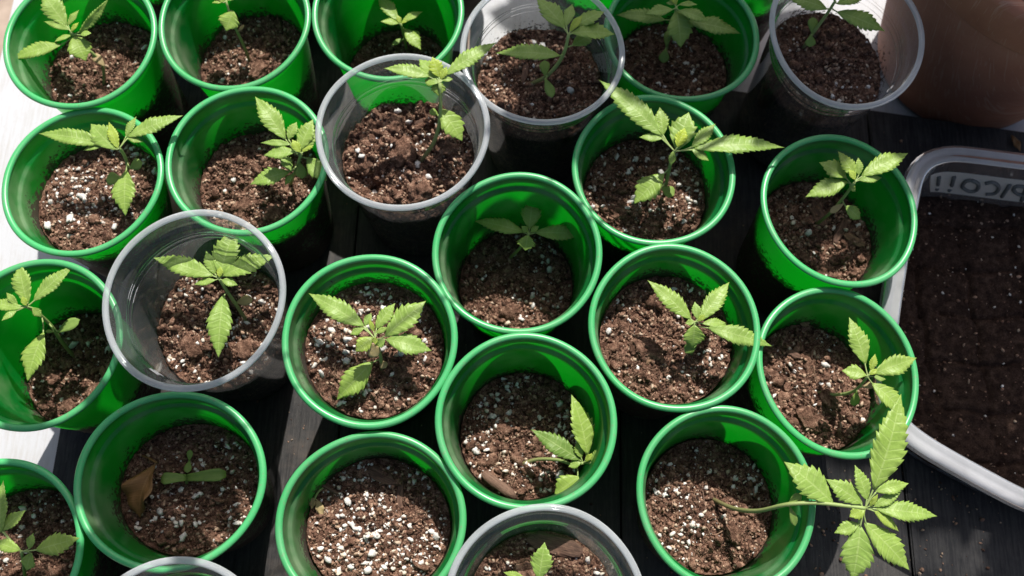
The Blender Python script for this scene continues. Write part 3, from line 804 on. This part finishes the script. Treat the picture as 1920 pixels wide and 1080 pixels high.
seedling('G1', 'seedling with shrivelled yellow seed leaf on its stem, in the top left corner', [(195, 160), (194, 128), (182, 108), (162, 90), (145, 74), (133, 60)], -.6, [
    ('T', 126, 50, 80, -12, 38, 0, .5), ('T', 147, 63, 204, -2, 17, -.1, .5, .9), ('T', 116, 84, 22, 110, 29, -.4, -.6), ('T', 138, 66, 161, 114, 42, -.3, -.9),
    ('T', 127, 49, 147, 19, 13, 0, .4), ('T', 131, 56, 83, 40, 14, 0, .1), ('T', 133, 60, 147, 42, 9, 0, .3, 0, Y), ('T', 135, 66, 102, 78, 11, -.2, -.2), ('T', 150, 66, 171, 62, 13, -.1, 0),
    ('E', 197, 125, 174, 101, 17, -2.2, -1.9)])
seedling('G2', 'thin seedling with one small round toothed leaf, second in the back row', [(468, 114), (458, 88), (446, 62), (434, 36), (424, 2)], -.3, [
    ('T', 438, 20, 424, 58, 38, -.5, -1.0), ('E', 446, 60, 458, 47, 7, -1.8, -1.6), ('T', 422, 2, 398, 5, 10, 0, 0), ('T', 424, 0, 380, -40, 30, 0, .4), ('T', 426, 0, 470, -45, 30, 0, .4),
    ('T', 418, 6, 410, -12, 10, 0, .2), ('T', 426, 2, 440, -10, 14, 0, .1)])
seedling('G3', 'small seedling half in shade behind the back centre clear cup', [(762, 92), (758, 70), (752, 46)], -3.2, [
    ('T', 746, 40, 708, -10, 25), ('T', 749, 44, 714, 40, 14), ('T', 753, 42, 792, 21, 15), ('T', 757, 53, 789, 93, 25, -.5, -.8), ('C', 758, 72, 736, 84, 11, -1.3, -1.3), ('C', 760, 62, 788, 63, 11, -1, -1),
    ('T', 751, 45, 745, 28, 9, 0, .2, 0, Y), ('T', 752, 44, 768, 36, 8, 0, .1, 0, Y)])
seedling('C4', 'sturdy leaning seedling with long left leaf in the back row clear cup', [(995, 158), (1022, 145), (1045, 121), (1059, 95), (1066, 66)], 2.2, [
    ('T', 1052, 105, 931, 99, 33, -.9, -1.3), ('T', 1060, 55, 1006, -4, 37), ('T', 1058, 52, 1014, 27, 13), ('T', 1061, 50, 1073, 7, 20), ('T', 1068, 60, 1092, 29, 15, 0, .3, 0, Y),
    ('T', 1070, 62, 1152, 63, 36, 0, -.2), ('T', 1076, 52, 1132, 22, 38, -.2, 0, -.3), ('T', 1072, 86, 1112, 66, 28, -.8, -1.0), ('C', 1022, 143, 1021, 113, 20, -2.6, -2.3), ('C', 1022, 147, 1036, 183, 19, -2.6, -2.9)], .095)
seedling('G5', 'shaded seedling with broad drooping leaves between the back clear cups', [(1246, 118), (1252, 80), (1262, 45), (1268, 14)], -.2, [
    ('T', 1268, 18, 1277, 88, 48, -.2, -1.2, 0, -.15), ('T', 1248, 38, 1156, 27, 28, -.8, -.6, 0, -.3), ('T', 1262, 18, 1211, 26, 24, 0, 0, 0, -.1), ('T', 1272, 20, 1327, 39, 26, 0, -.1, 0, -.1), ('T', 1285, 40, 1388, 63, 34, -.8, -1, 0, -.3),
    ('T', 1268, 10, 1258, -18, 16, 0, .3, 0, Y), ('T', 1272, 9, 1307, 8, 12, 0, .2), ('T', 1265, 8, 1249, 5, 9), ('C', 1249, 88, 1253, 57, 15, -2.6, -2.3, 0, -.3), ('C', 1248, 92, 1243, 118, 20, -2.6, -3.0, 0, -.4)])
seedling('C6', 'dark shaded seedling in the clear cup beside the terracotta pot', [(1507, 88), (1526, 60), (1550, 27), (1566, 2)], 1.6, [
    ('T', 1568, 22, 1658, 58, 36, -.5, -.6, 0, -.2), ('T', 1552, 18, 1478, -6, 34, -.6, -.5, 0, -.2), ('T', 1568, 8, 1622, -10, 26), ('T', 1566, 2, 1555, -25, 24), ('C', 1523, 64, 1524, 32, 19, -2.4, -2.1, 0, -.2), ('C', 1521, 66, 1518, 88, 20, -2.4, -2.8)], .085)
seedling('G7', 'pale seedling with two round seed leaves, in the cup by the white plank', [(236, 350), (239, 312), (233, 292), (224, 278)], .9, [
    ('T', 200, 270, 74, 250, 31, -.1, -.2), ('T', 216, 282, 171, 233, 38), ('T', 222, 280, 204, 229, 19, 0, .3, 0, Y), ('T', 196, 272, 156, 282, 13, -.1, -.2), ('T', 237, 258, 341, 217, 30, .1, .2), ('T', 236, 257, 255, 219, 15, .1, .3), ('T', 238, 259, 267, 266, 12, .1, 0),
    ('T', 237, 318, 234, 403, 42, -1.6, -1.9), ('C', 243, 316, 267, 304, 24, -1.7, -1.5), ('C', 229, 335, 199, 337, 28, -2.0, -2.0)], .085)
seedling('G8', 'bushy seedling crowded against the clear cup at the back', [(545, 345), (556, 315), (565, 288)], .2, [
    ('T', 536, 263, 479, 181, 36, 0, .6), ('T', 540, 263, 556, 229, 20, 0, .3), ('T', 562, 284, 586, 224, 32, 0, .4), ('T', 546, 271, 489, 267, 13, 0, 0), ('T', 556, 285, 495, 291, 26, 0, -.2), ('T', 545, 322, 469, 344, 32, -1.3, -1.5),
    ('T', 548, 322, 528, 289, 20, -1.2, -1.0), ('T', 570, 284, 589, 244, 24, 0, .3), ('T', 575, 295, 612, 338, 34, -.6, -.9), ('T', 566, 286, 590, 262, 18, 0, .2, 0, Y), ('C', 562, 305, 567, 335, 22, -1.0, -1.4), ('T', 550, 325, 534, 347, 12, -1.4, -1.6), ('T', 563, 287, 548, 262, 16, .1, .4, 0, Y)], .085)
seedling('C9', 'tall sunlit seedling with yellow green top in the back centre clear cup', [(790, 302), (812, 269), (823, 236), (826, 200), (825, 156)], 3.0, [
    ('T', 808, 144, 721, 127, 27), ('T', 821, 148, 786, 111, 28), ('T', 824, 147, 811, 107, 26, 0, .5, 0, Y), ('T', 822, 156, 796, 150, 22, 0, -.2), ('T', 822, 150, 822, 180, 26, -.1, -.5, 0, .2), ('T', 834, 142, 930, 79, 30, 0, .2), ('T', 829, 151, 849, 148, 10, 0, 0),
    ('T', 825, 203, 867, 263, 42, -1.6, -2.2), ('C', 822, 216, 805, 207, 15, -2.2, -2.0), ('T', 826, 150, 838, 125, 14, 0, .3, 0, Y)], .095)
seedling('G10', 'upright seedling with very long pointed right leaf crossing the cup rim', [(1246, 364), (1252, 330), (1259, 300), (1265, 284)], 1.0, [
    ('T', 1243, 257, 1126, 149, 41, .2, .6), ('T', 1243, 256, 1237, 201, 25, .2, .5), ('T', 1243, 260, 1199, 257, 17, .2, .1), ('T', 1268, 283, 1291, 211, 48, 0, .6), ('T', 1269, 278, 1284, 240, 22, .15, .6, 0, .9), ('T', 1299, 279, 1470, 273, 37, .2, -.1), ('T', 1296, 278, 1341, 232, 23, .2, .4), ('T', 1296, 280, 1329, 301, 19, .2, 0),
    ('T', 1246, 325, 1189, 381, 44, -1.9, -2.5), ('C', 1240, 352, 1264, 366, 25, -3.3, -3.4), ('T', 1262, 283, 1258, 310, 14, 0, -.3)], .09)
seedling('G11', 'lopsided seedling with a chewed lower leaf at the tub corner', [(1532, 420), (1560, 396), (1585, 366), (1602, 342)], .6, [
    ('T', 1614, 331, 1702, 287, 35), ('T', 1609, 338, 1653, 333, 17), ('T', 1605, 335, 1572, 284, 24, 0, .3, 0, .25), ('T', 1610, 330, 1609, 296, 15, 0, .3), ('T', 1590, 340, 1511, 369, 34, -.4, -.7), ('T', 1588, 334, 1537, 305, 35, -.3, -.1), ('T', 1592, 346, 1604, 359, 13, -.4, -.6),
    ('E', 1582, 382, 1556, 399, 13, -1.8, -2.0), ('T', 1584, 386, 1613, 411, 26, -1.9, -2.4), ('T', 1604, 338, 1592, 318, 12, .1, .3, 0, Y)], .075)
seedling('C12', 'cross shaped seedling with a tan dead seed leaf in the left clear cup', [(463, 602), (445, 575), (427, 548), (411, 522)], -.4, [
    ('T', 402, 518, 288, 483, 36), ('T', 412, 520, 438, 434, 48, 0, .2), ('T', 415, 518, 517, 479, 36), ('T', 404, 516, 386, 471, 21), ('T', 405, 525, 364, 533, 15, 0, -.1), ('T', 415, 525, 445, 534, 17, 0, -.1), ('T', 419, 552, 409, 669, 43, -.9, -1.3), ('E', 443, 568, 474, 561, 21, -2.0, -1.9), ('T', 411, 521, 414, 500, 12, .1, .3, 0, Y)], .085)
seedling('G13', 'seedling with wide right leaves and a papery tan seed leaf in the fullest cup', [(716, 692), (713, 666), (704, 636)], .9, [
    ('T', 684, 613, 580, 550, 38), ('T', 684, 612, 696, 587, 15), ('T', 683, 615, 657, 627, 15), ('T', 704, 618, 740, 569, 26, 0, .3), ('T', 701, 622, 693, 599, 9, 0, .3, 0, Y), ('T', 705, 625, 726, 614, 11), ('T', 721, 633, 797, 565, 44), ('T', 722, 636, 808, 657, 38, 0, -.3), ('T', 722, 635, 705, 651, 19, 0, -.2), ('T', 699, 632, 667, 659, 28, .1, .1, 0, .25),
    ('E', 690, 643, 708, 668, 26, .15, -.5), ('T', 700, 677, 632, 749, 44, -1.5, -1.9), ('E', 712, 676, 724, 690, 16, -1.9, -2.0), ('T', 703, 632, 704, 646, 10, .1, .1, 0, Y)], .08)
seedling('G14', 'small four leaved seedling deep in shade in the central cup', [(958, 482), (975, 465), (991, 440)], -2.6, [
    ('T', 984, 436, 889, 414, 29, 0, .1, 0, -.1), ('T', 1002, 436, 1097, 440, 29, 0, -.1, 0, -.1), ('T', 992, 431, 998, 376, 36, 0, .3, 0, -.1), ('T', 990, 440, 985, 470, 32, 0, -.4), ('T', 990, 436, 978, 424, 12, 0, .2), ('T', 994, 436, 1010, 424, 12, 0, .2)])
seedling('G15', 'yellow green seedling beside a big white grain, right of centre', [(1296, 664), (1304, 632), (1302, 604)], .2, [
    ('T', 1297, 600, 1216, 526, 33), ('T', 1311, 603, 1367, 529, 32), ('T', 1308, 600, 1303, 566, 17), ('T', 1316, 607, 1362, 605, 17), ('T', 1326, 614, 1447, 648, 34, 0, -.2), ('T', 1302, 608, 1299, 651, 40, 0, -.8), ('T', 1302, 604, 1285, 606, 12), ('C', 1308, 640, 1284, 661, 20, -1.4, -1.7, 0, -.4), ('T', 1308, 603, 1322, 590, 10, .1, .3, 0, Y)], .08)
seedling('G16', 'seedling lying to the right in the cup leaning on the tub', [(1534, 735), (1565, 740), (1590, 737), (1608, 728), (1627, 706)], -.6, [
    ('T', 1623, 685, 1593, 596, 35, 0, .4), ('T', 1636, 701, 1718, 671, 35), ('T', 1625, 704, 1579, 695, 28), ('T', 1632, 696, 1641, 664, 14, 0, .3, 0, Y), ('T', 1637, 706, 1661, 711, 13), ('T', 1634, 718, 1694, 772, 38, -.1, -.3), ('C', 1606, 733, 1600, 761, 19, -1.3, -1.8), ('E', 1614, 726, 1642, 721, 14, -.9, -.8), ('T', 1630, 703, 1645, 692, 10, .1, .2, 0, Y)], .075, [0, .12, .3, .55, 1])
seedling('G17', 'seedling leaning left out of the cup at the left edge', [(141, 670), (116, 641), (97, 612), (72, 588), (50, 575)], -.2, [
    ('T', 53, 572, 36, 494, 34, 0, .4), ('T', 62, 566, 136, 499, 28, 0, .3), ('T', 42, 578, -20, 568, 22), ('T', 34, 573, 12, 549, 13), ('T', 32, 582, 3, 601, 13), ('T', 60, 576, 78, 594, 15, 0, -.3), ('T', 83, 622, 52, 714, 42, -1.6, -2.0), ('C', 107, 624, 150, 599, 22, -2.2, -1.9), ('C', 102, 622, 85, 621, 7, -2.2, -2.2), ('T', 50, 574, 42, 556, 12, .1, .3, 0, Y)], .085)
seedling('G18', 'two leaved sprout with long seed leaves beside the dry brown leaf', [(350, 905), (350, 896)], -3.1, [
    ('S', 351, 896, 302, 899, 26, 0, .3, 0, -.45), ('S', 349, 896, 424, 889, 27, 0, .4, 0, -.35)], .07)
seedling('G18', 'tiny sprout above the two leaved sprout in the dry leaf cup', [(355, 872), (355, 864)], -3.3, [
    ('C', 355, 864, 357, 843, 12, 0, .2, 0, -.1), ('C', 355, 864, 351, 887, 15, 0, .1, 0, -.1)], .05)
seedling('G20', 'drooping seedling resting on the right rim of the twig cup', [(980, 869), (1010, 861), (1050, 863), (1075, 872), (1094, 868)], -2.2, [
    ('T', 1102, 856, 1074, 741, 43, .2, 1.0, .3), ('T', 1090, 864, 997, 806, 34, 0, .2, 0, -.55), ('T', 1090, 860, 1082, 827, 18, .1, .4), ('T', 1090, 867, 1066, 875, 15, 0, -.1), ('T', 1108, 868, 1131, 839, 17, .2, .7), ('T', 1110, 869, 1143, 859, 14, .2, .8), ('T', 1108, 870, 1114, 893, 15, .1, .1), ('T', 1086, 893, 1040, 926, 40, -.4, -.7, 0, .1), ('T', 1098, 866, 1110, 850, 10, .2, .5, 0, Y)], .08, [0, .2, .55, .8, 1])  # the left leaf's dark tone paints shade into its colour
seedling('G21', 'long stemmed seedling sprawling over the right rim onto the black boards', [(1337, 936), (1375, 953), (1420, 958), (1475, 946), (1530, 943), (1590, 949), (1622, 953)], 1.2, [
    ('C', 1478, 945, 1503, 927, 17, -.4, -.1), ('C', 1480, 948, 1491, 986, 15, -.5, -1.1), ('T', 1563, 945, 1472, 867, 54, -.1, .3), ('T', 1613, 984, 1600, 1088, 56, -.4, -1.0, .1), ('T', 1619, 979, 1707, 1068, 48, -.4, -.9), ('T', 1612, 982, 1565, 999, 25, -.4, -.5), ('T', 1618, 946, 1550, 899, 36, 0, .2), ('T', 1626, 940, 1604, 873, 27, .1, .5), ('T', 1637, 921, 1691, 742, 60, .3, 1.3), ('T', 1640, 922, 1704, 906, 25, .3, .3), ('T', 1637, 951, 1690, 922, 19, 0, .2), ('T', 1640, 954, 1757, 967, 35, 0, -.2), ('T', 1638, 957, 1686, 996, 18, 0, -.3, 0, .3), ('T', 1622, 953, 1593, 969, 25, 0, -.1, 0, .3), ('T', 1630, 950, 1646, 927, 10, .1, .5, 0, Y)], .09, [0, .3, .62, .93, 1.0, 1.0, 1.0])
seedling('C22', 'seedling showing one upright leaf at the bottom edge', [(1000, 1120), (1003, 1090)], -.2, [
    ('T', 1010, 1088, 1021, 1018, 38, 0, .6), ('T', 985, 1085, 944, 1073, 14), ('T', 1005, 1092, 960, 1110, 24), ('T', 1010, 1092, 1060, 1110, 26)])
seedling('G23', 'dim green seedling in the bottom left corner cup', [(48, 1085), (44, 1055), (40, 1034)], .4, [
    ('T', 2, 1000, 6, 902, 28, .1, .5, 0, -.1), ('T', 2, 996, 47, 957, 25, .1, .3), ('T', 66, 1032, 148, 1009, 38, 0, .1, 0, .1), ('T', 60, 1036, 49, 1070, 28, -.4, -.8), ('T', 40, 1032, -10, 1015, 24, 0, 0), ('T', 55, 1030, 62, 1000, 16, 0, .3)])
# withered seedling and the dry leaf
dl = place_leaf(None, 'B', surf('G18', 303, 872) + Vector((0, 0, .75)), surf('G18', 267, 972) + Vector((0, 0, .35)), 50 * .031, random.Random(4), .3, 0, .16, .6)
tag(dl, 'curled dry brown leaf lying on soil beside the sprouts', 'dry leaf'); dl.name = 'dry_leaf'
V, F = tube(smooth_path([surf('G18', 303, 872) + Vector((0, 0, .78)), surf('G18', 290, 864) + Vector((0, 0, .7)), surf('G18', 270, 856) + Vector((0, 0, .3))], 4), [.07] * 5 + [.05] * 4, 6)
stalk = link('stalk', mesh('stalk', V, F), None, M['brown_leaf']); stalk.parent = dl; stalk.matrix_parent_inverse = dl.matrix_world.inverted()
seedling('G19', 'withered dead seedling collapsed at the left side of the bottom cup', [(606, 915), (597, 922), (590, 935)], -3.0, [
    ('D', 592, 935, 573, 945, 14, 0, -.1), ('D', 594, 936, 605, 968, 14, 0, -.2), ('D', 590, 932, 584, 955, 9, 0, -.1)], .05)

# ------------------------------------------------------------------ frosted tub with pressed peat
TZ = 7.0
outer_px = [(1697, 331), (1700, 318), (1707, 303), (1718, 290), (1731, 281), (1750, 273), (1772, 270), (1800, 271), (1920, 286)]
OUT = [at(px, py, TZ).to_2d() for px, py in outer_px]
OUT += [OUT[-1] + Vector((10, -1.0)), OUT[-1] + Vector((11.2, -2.2)), OUT[-1] + Vector((11.0, -24)), OUT[-1] + Vector((10.0, -25.2))]
for px, py in [(1920, 957), (1860, 925), (1800, 892), (1745, 861), (1705, 836)]: OUT.append(at(px, py, TZ).to_2d())
c0 = at(1660, 795, TZ).to_2d(); c1 = at(1645, 745, TZ).to_2d()
OUT += [c0, c1, at(1640, 690, TZ).to_2d(), at(1653, 575, TZ).to_2d(), at(1673, 450, TZ).to_2d()]
def resample(P, step=.45):
    Q = []; n = len(P)
    for i in range(n):
        a, b = P[i], P[(i + 1) % n]; k = max(1, int((b - a).length / step))
        Q += [a + (b - a) * j / k for j in range(k)]
    for it in range(4):
        Q = [(Q[i - 1] + Q[i] * 2 + Q[(i + 1) % len(Q)]) / 4 for i in range(len(Q))]
    return Q
OUT = resample(OUT)
def inset(P, d):
    n = len(P); R_ = []
    for i in range(n):
        t = (P[(i + 2) % n] - P[i - 2]).normalized(); nr = Vector((t.y, -t.x)); R_.append(P[i] + nr * d)
    return R_
cen = sum(OUT, Vector((0, 0))) / len(OUT)
sgn = 1 if (inset(OUT, 1)[0] - cen).length < (OUT[0] - cen).length else -1
def loops(name, specs, m_, parent):
    V, F = [], []; n = len(OUT)
    for d, z in specs: V += [(p.x, p.y, z) for p in inset(OUT, sgn * d)]
    for i in range(len(specs) - 1):
        for k in range(n):
            k2 = (k + 1) % n; F.append((i * n + k, i * n + k2, (i + 1) * n + k2, (i + 1) * n + k))
    return link(name, mesh(name, V, F), parent, m_)
tub = bpy.data.objects.new('plastic_tub', None); COL.objects.link(tub)
tag(tub, 'frosted plastic tub with a wide flange and a taped label, at the right edge', 'tub')
loops('flange', [(.0, TZ - .55), (-.02, TZ - .2), (.06, TZ), (.28, TZ + .1), (.5, TZ + .02), (.72, TZ + .0), (.9, TZ + .1), (1.08, TZ + .06), (1.15, TZ - .1)], M['tub_flange'], tub)
wl = loops('wall', [(1.152, TZ - .1), (1.22, TZ - .8), (1.30, TZ - 1.4), (1.52, 2.6), (1.75, .9), (2.1, .3), (2.8, .06)], M['tub_wall'], tub)
bt = mesh('tub_bottom', [(p.x, p.y, .06) for p in inset(OUT, sgn * 2.8)], [tuple(range(len(OUT)))], False); link('bottom', bt, tub, M['tub_wall'])
# peat inside: a grid clipped to the tub outline, with the seams of pressed blocks
IN = inset(OUT, sgn * 1.50)
poly = np.array([(p.x, p.y) for p in IN])
def inside(x_, y_):
    c = False; n = len(poly); j = n - 1
    for i in range(n):
        xi, yi = poly[i]; xj, yj = poly[j]
        if (yi > y_) != (yj > y_) and x_ < (xj - xi) * (y_ - yi) / (yj - yi) + xi: c = not c
        j = i
    return c
NR = 60; n = len(IN); V = []; F = []
cc = Vector((32.0, 17.0))
def tubh(x_, y_):
    q = Vector((x_ * .5, y_ * .5, 7.7)); h = .12 * noise.noise(q * 1.2) + .10 * noise.noise(q * 4) + .07 * noise.noise(q * 10)
    for u, per in ((x_ + .12 * math.sin(y_ * 1.7) + .05 * y_, 3.4), (y_ + .12 * math.sin(x_ * 1.3), 3.1)):
        d = abs((u / per) % 1 - .5) * per
        d = per / 2 - d
        h -= .34 * math.exp(-(d / .13) ** 2)
    return 2.55 + h
V.append((cc.x, cc.y, tubh(cc.x, cc.y)))
for i in range(1, NR + 1):
    for p in IN:
        q = cc + (p - cc) * (i / NR); V.append((q.x, q.y, tubh(q.x, q.y)))
for k in range(n): F.append((0, 1 + k, 1 + (k + 1) % n))
for i in range(NR - 1):
    for k in range(n):
        k2 = (k + 1) % n; F.append((1 + i * n + k, 1 + (i + 1) * n + k, 1 + (i + 1) * n + k2, 1 + i * n + k2))
b = len(V); V += [(p.x, p.y, .5) for p in inset(OUT, sgn * 1.85)]
for k in range(n): F.append((1 + (NR - 1) * n + k, b + k, b + (k + 1) % n, 1 + (NR - 1) * n + (k + 1) % n))
ts = link('soil', mesh('tub_soil', V, F), None, M['tub_soil'])
tag(ts, 'dark pressed peat with fine seams filling the frosted tub', 'soil', None, 'stuff')
rng = np.random.default_rng(77); C_, S_ = [], []
while len(C_) < 900:
    x_, y_ = rng.uniform(21, 40), rng.uniform(4, 29)
    if inside(x_, y_): s1 = .03 + .09 * rng.random() ** 2.5; C_.append((x_, y_, tubh(x_, y_) + s1 * .3)); S_.append(s1)
v, f = chunks(rng, np.array(C_), S_, 0, .8, .35, .7); o = link('crumbs', fast_mesh('crumbs', v, f), ts, M['crumb']); o['kind'] = 'stuff'
C_, S_ = [], []
while len(C_) < 55:
    x_, y_ = rng.uniform(21, 40), rng.uniform(4, 29)
    if inside(x_, y_): s1 = rng.uniform(.04, .11); C_.append((x_, y_, tubh(x_, y_) + s1 * .3)); S_.append(s1)
v, f = chunks(rng, np.array(C_), S_, 0, .8, .3, .5); o = link('perlite', fast_mesh('perlite', v, f), ts, M['perlite']); o['kind'] = 'stuff'
# taped label on the outside of the far wall, its marker letters showing through, mirrored from inside
def far_wall(px, depth, off=0):
    """point of the far wall at a pixel column and a depth below the rim; off moves it inwards"""
    d = 1.30 + .22 * (depth - 1.4) / 3.0 if depth > 1.4 else 1.22
    P = inset(OUT, sgn * (d + off)); z = TZ - depth
    best = None
    for i in range(len(P)):
        a, b = P[i], P[(i + 1) % len(P)]
        if a.y < 22 and b.y < 22: continue
        for q in (0, .25, .5, .75):
            p = a + (b - a) * q; w = Vector((p.x, p.y, z)); dd = w - CAM
            u = 960 + FPX * dd.dot(RT) / dd.dot(FW)
            if best is None or abs(u - px) < best[0]: best = (abs(u - px), w)
    return best[1]
tape = bpy.data.objects.new('tape_label', None); COL.objects.link(tape); tape.parent = tub
cols = list(range(1745, 1990, 7))
def strip(name, d0, d1, off, m_):
    V, F = [], []
    for i, px in enumerate(cols):
        V += [far_wall(px, d0, off), far_wall(px, d1, off), far_wall(px, d1, off + .03), far_wall(px, d0, off + .03)]
    for i in range(len(cols) - 1):
        a = i * 4
        for k in range(4): F.append((a + k, a + (k + 1) % 4, a + 4 + (k + 1) % 4, a + 4 + k))
    return link(name, mesh(name, V, F, False), tape, m_)
strip('tape', 1.25, 3.75, .04, M['tape'])
def stroke(pts, w=.15):
    """ink strokes on the tape: pts in (pixel column, 0 top .. 1 bottom of the tape)"""
    P = [far_wall(px, 1.25 + 2.5 * q, .09) for px, q in pts]
    V, F = [], []
    sp_ = smooth_path(P, 4) if len(P) > 2 else [P[0] + (P[1] - P[0]) * (i / 4) for i in range(5)]
    tube(sp_, w, 6, V, F)
    return V, F
LET = {'exclamation_mark': [[(1762, .16), (1759, .60)], [(1757, .80), (1757, .86)]], 'exclamation_mark_': [[(1789, .16), (1784, .60)], [(1782, .80), (1781, .86)]],
       'letter_o': [[(1822, .22), (1836, .36), (1832, .66), (1817, .76), (1806, .60), (1810, .32), (1822, .22)]],
       'letter_c': [[(1846, .30), (1862, .20), (1872, .40), (1866, .70), (1848, .80)]], 'letter_i': [[(1893, .22), (1878, .84)]],
       'letter_p': [[(1926, .22), (1914, .92)], [(1926, .22), (1908, .24), (1899, .42), (1906, .60), (1920, .62)]]}
for nm, ss in LET.items():
    V, F = [], []
    for s_ in ss:
        v, f = stroke(s_, .13); b = len(V); V += v; F += [tuple(b + k for k in q) for q in f]
    link(nm.rstrip('_'), mesh(nm, V, F), tape, M['ink'])

# ------------------------------------------------------------------ terracotta pot with an added shade shrub
pot = bpy.data.objects.new('terracotta_pot', None); COL.objects.link(pot); pot.location = (33.3 * S, 40.35 * S, -2.0 * S)
tag(pot, 'large weathered terracotta pot in the top right corner', 'plant pot')
prof = [(.05, 0.0), (5.6, 0), (6.2, .25), (6.45, .8), (7.4, 5), (8.4, 10), (9.2, 14.5), (9.25, 14.8)]
link('body', mesh('pot_body', *lathe(prof, 96)), pot, M['terracotta'])
lip = [(9.2, 14.7), (9.9, 14.8), (10.1, 15.1), (10.3, 17.6), (10.1, 18), (9.4, 18.0), (9.2, 17.6), (8.9, 13.0), (8.6, 12.0)]
link('lip', mesh('pot_lip', *lathe(lip, 96)), pot, M['terracotta'])
ps = link('soil', mesh('pot_soil', *lathe([(.05, 15.2), (5, 15.1), (9.0, 14.9)], 48)), None, M['soil']); ps.location = pot.location
tag(ps, 'soil in the large terracotta pot', 'soil', None, 'stuff')

# unseen shrub added to the pot, its crown shaped to shade the cups
SHADE = []      # (photograph pixel on the cup rims, radius cm, leaf count)
shrub = bpy.data.objects.new('shade_shrub', None); COL.objects.link(shrub); shrub.location = (33.4 * S, 41.0 * S, 13.0 * S)
tag(shrub, 'unseen leafy shrub added in the terracotta pot to shade the cups', 'shrub')
rgs = random.Random(21)
VL, FL = [], []
VB, FB = [], []
stem0 = Vector((33.4, 41.0, 13.0))
def shade_shrub_leaf(c, size, rg):
    d = Vector((rg.uniform(-1, 1), rg.uniform(-1, 1), rg.uniform(-.5, .3))).normalized()
    # leaves lie roughly square to the light
    nn = (TOSUN + Vector((rg.uniform(-.5, .5), rg.uniform(-.5, .5), rg.uniform(-.3, .3)))).normalized()
    d = (d - nn * d.dot(nn)).normalized(); s_ = nn.cross(d)
    b = len(VL); L = size; W = size * rg.uniform(.38, .5)
    for t, w in ((0, .04), (.2, .7), (.45, 1), (.75, .7), (1, .03)):
        for q in (-1, 0, 1):
            VL.append(c + d * (L * (t - .5)) + s_ * (W / 2 * w * q) + nn * (.12 * abs(q) * w * W - .25 * L * (t - .5) ** 2))
    for i in range(4):
        for q in range(2): FL.append((b + i * 3 + q, b + i * 3 + q + 1, b + i * 3 + q + 4, b + i * 3 + q + 3))
def shade(px, py, z, H, rad, count, size, spread=5):
    p = at(px, py, z); c = p + TOSUN * ((H - z) / TOSUN.z)
    mid = (stem0 + c) / 2 + Vector((0, 6, 10))
    tube(smooth_path([stem0 + Vector((0, 0, 4)), mid, c], 5), [.26 - .018 * i for i in range(11)], 6, VB, FB)
    for i in range(count):
        r_ = rad * math.sqrt(rgs.random()); a = rgs.random() * 6.283
        q = c + Vector((r_ * math.cos(a), r_ * math.sin(a), rgs.uniform(-spread, spread)))
        shade_shrub_leaf(q, size * rgs.uniform(.75, 1.25), rgs)
# (photo pixel of the shaded place, its height, crown height, radius, leaves, leaf size)
for a in [(1590, 80, 11.5, 62, 6, 80, 5.5, 3), (1270, 40, 10.5, 58, 4.8, 64, 4.5, 2), (1400, -20, 3, 60, 7, 44, 5.5), (1150, -60, 0, 60, 7, 40, 5.5), (1850, 60, 6, 60, 5, 10, 5), (1830, 420, 3, 66, 8, 60, 6),
          (1850, 640, 3, 64, 6, 38, 5.5), (1730, 290, 5, 62, 4.5, 24, 4.5), (310, 960, 9, 52, 5.2, 15, 5), (60, 1020, 9, 55, 6, 26, 5), (1790, 900, 0, 58, 3.2, 16, 4.5), (1880, 1000, 0, 58, 3.2, 12, 4),
          (990, 320, 7.5, 50, 3.6, 34, 4, 1.5), (1200, 195, 10, 50, 2.0, 9, 3.5, 1.5), (1060, 80, 9, 54, 3.6, 15, 4, 2)]:
    shade(*a)
o = link('shade_foliage', mesh('shade_foliage', [v - stem0 for v in VL], FL), shrub, M['shade_shrub_leaf']); o['kind'] = 'stuff'
o = link('branches', mesh('branches', [v - stem0 for v in VB], FB), shrub, M['bark'])
V, F = tube(smooth_path([stem0, stem0 + Vector((.5, .5, 3)), stem0 + Vector((.2, 0, 8))], 4), [1.4] * 9, 8)
link('trunk', mesh('trunk', [v - stem0 for v in V], F), shrub, M['bark'])

# ------------------------------------------------------------------ crumbs spilled on the boards
rng = np.random.default_rng(5); C_, S_ = [], []
def spill(num, x0, x1, y0, y1, smax):
    for i in range(num):
        s1 = .025 + smax * rng.random() ** 3
        C_.append((rng.uniform(x0, x1), rng.uniform(y0, y1), s1 * .5)); S_.append(s1)
spill(420, -27, 42, -2, 33, .09); spill(260, 13, 30, 0, 9, .12); spill(30, -14, -8, 4, 14, .06)
v, f = chunks(rng, np.array(C_), S_, 0, .7, .3, .6)
o = link('spilled_soil', fast_mesh('spilled_soil', v, f), None, M['crumb']); tag(o, 'scattered soil crumbs on the black boards', 'soil crumbs', None, 'stuff')
fl = place_leaf(None, 'B', at(1896, 253, .15), at(1914, 284, .12), .45, random.Random(9), .1, 0, .05, .1)
fl.name = 'leaf_fragment'; tag(fl, 'small orange brown leaf fragment on the boards below the terracotta pot', 'dry leaf')
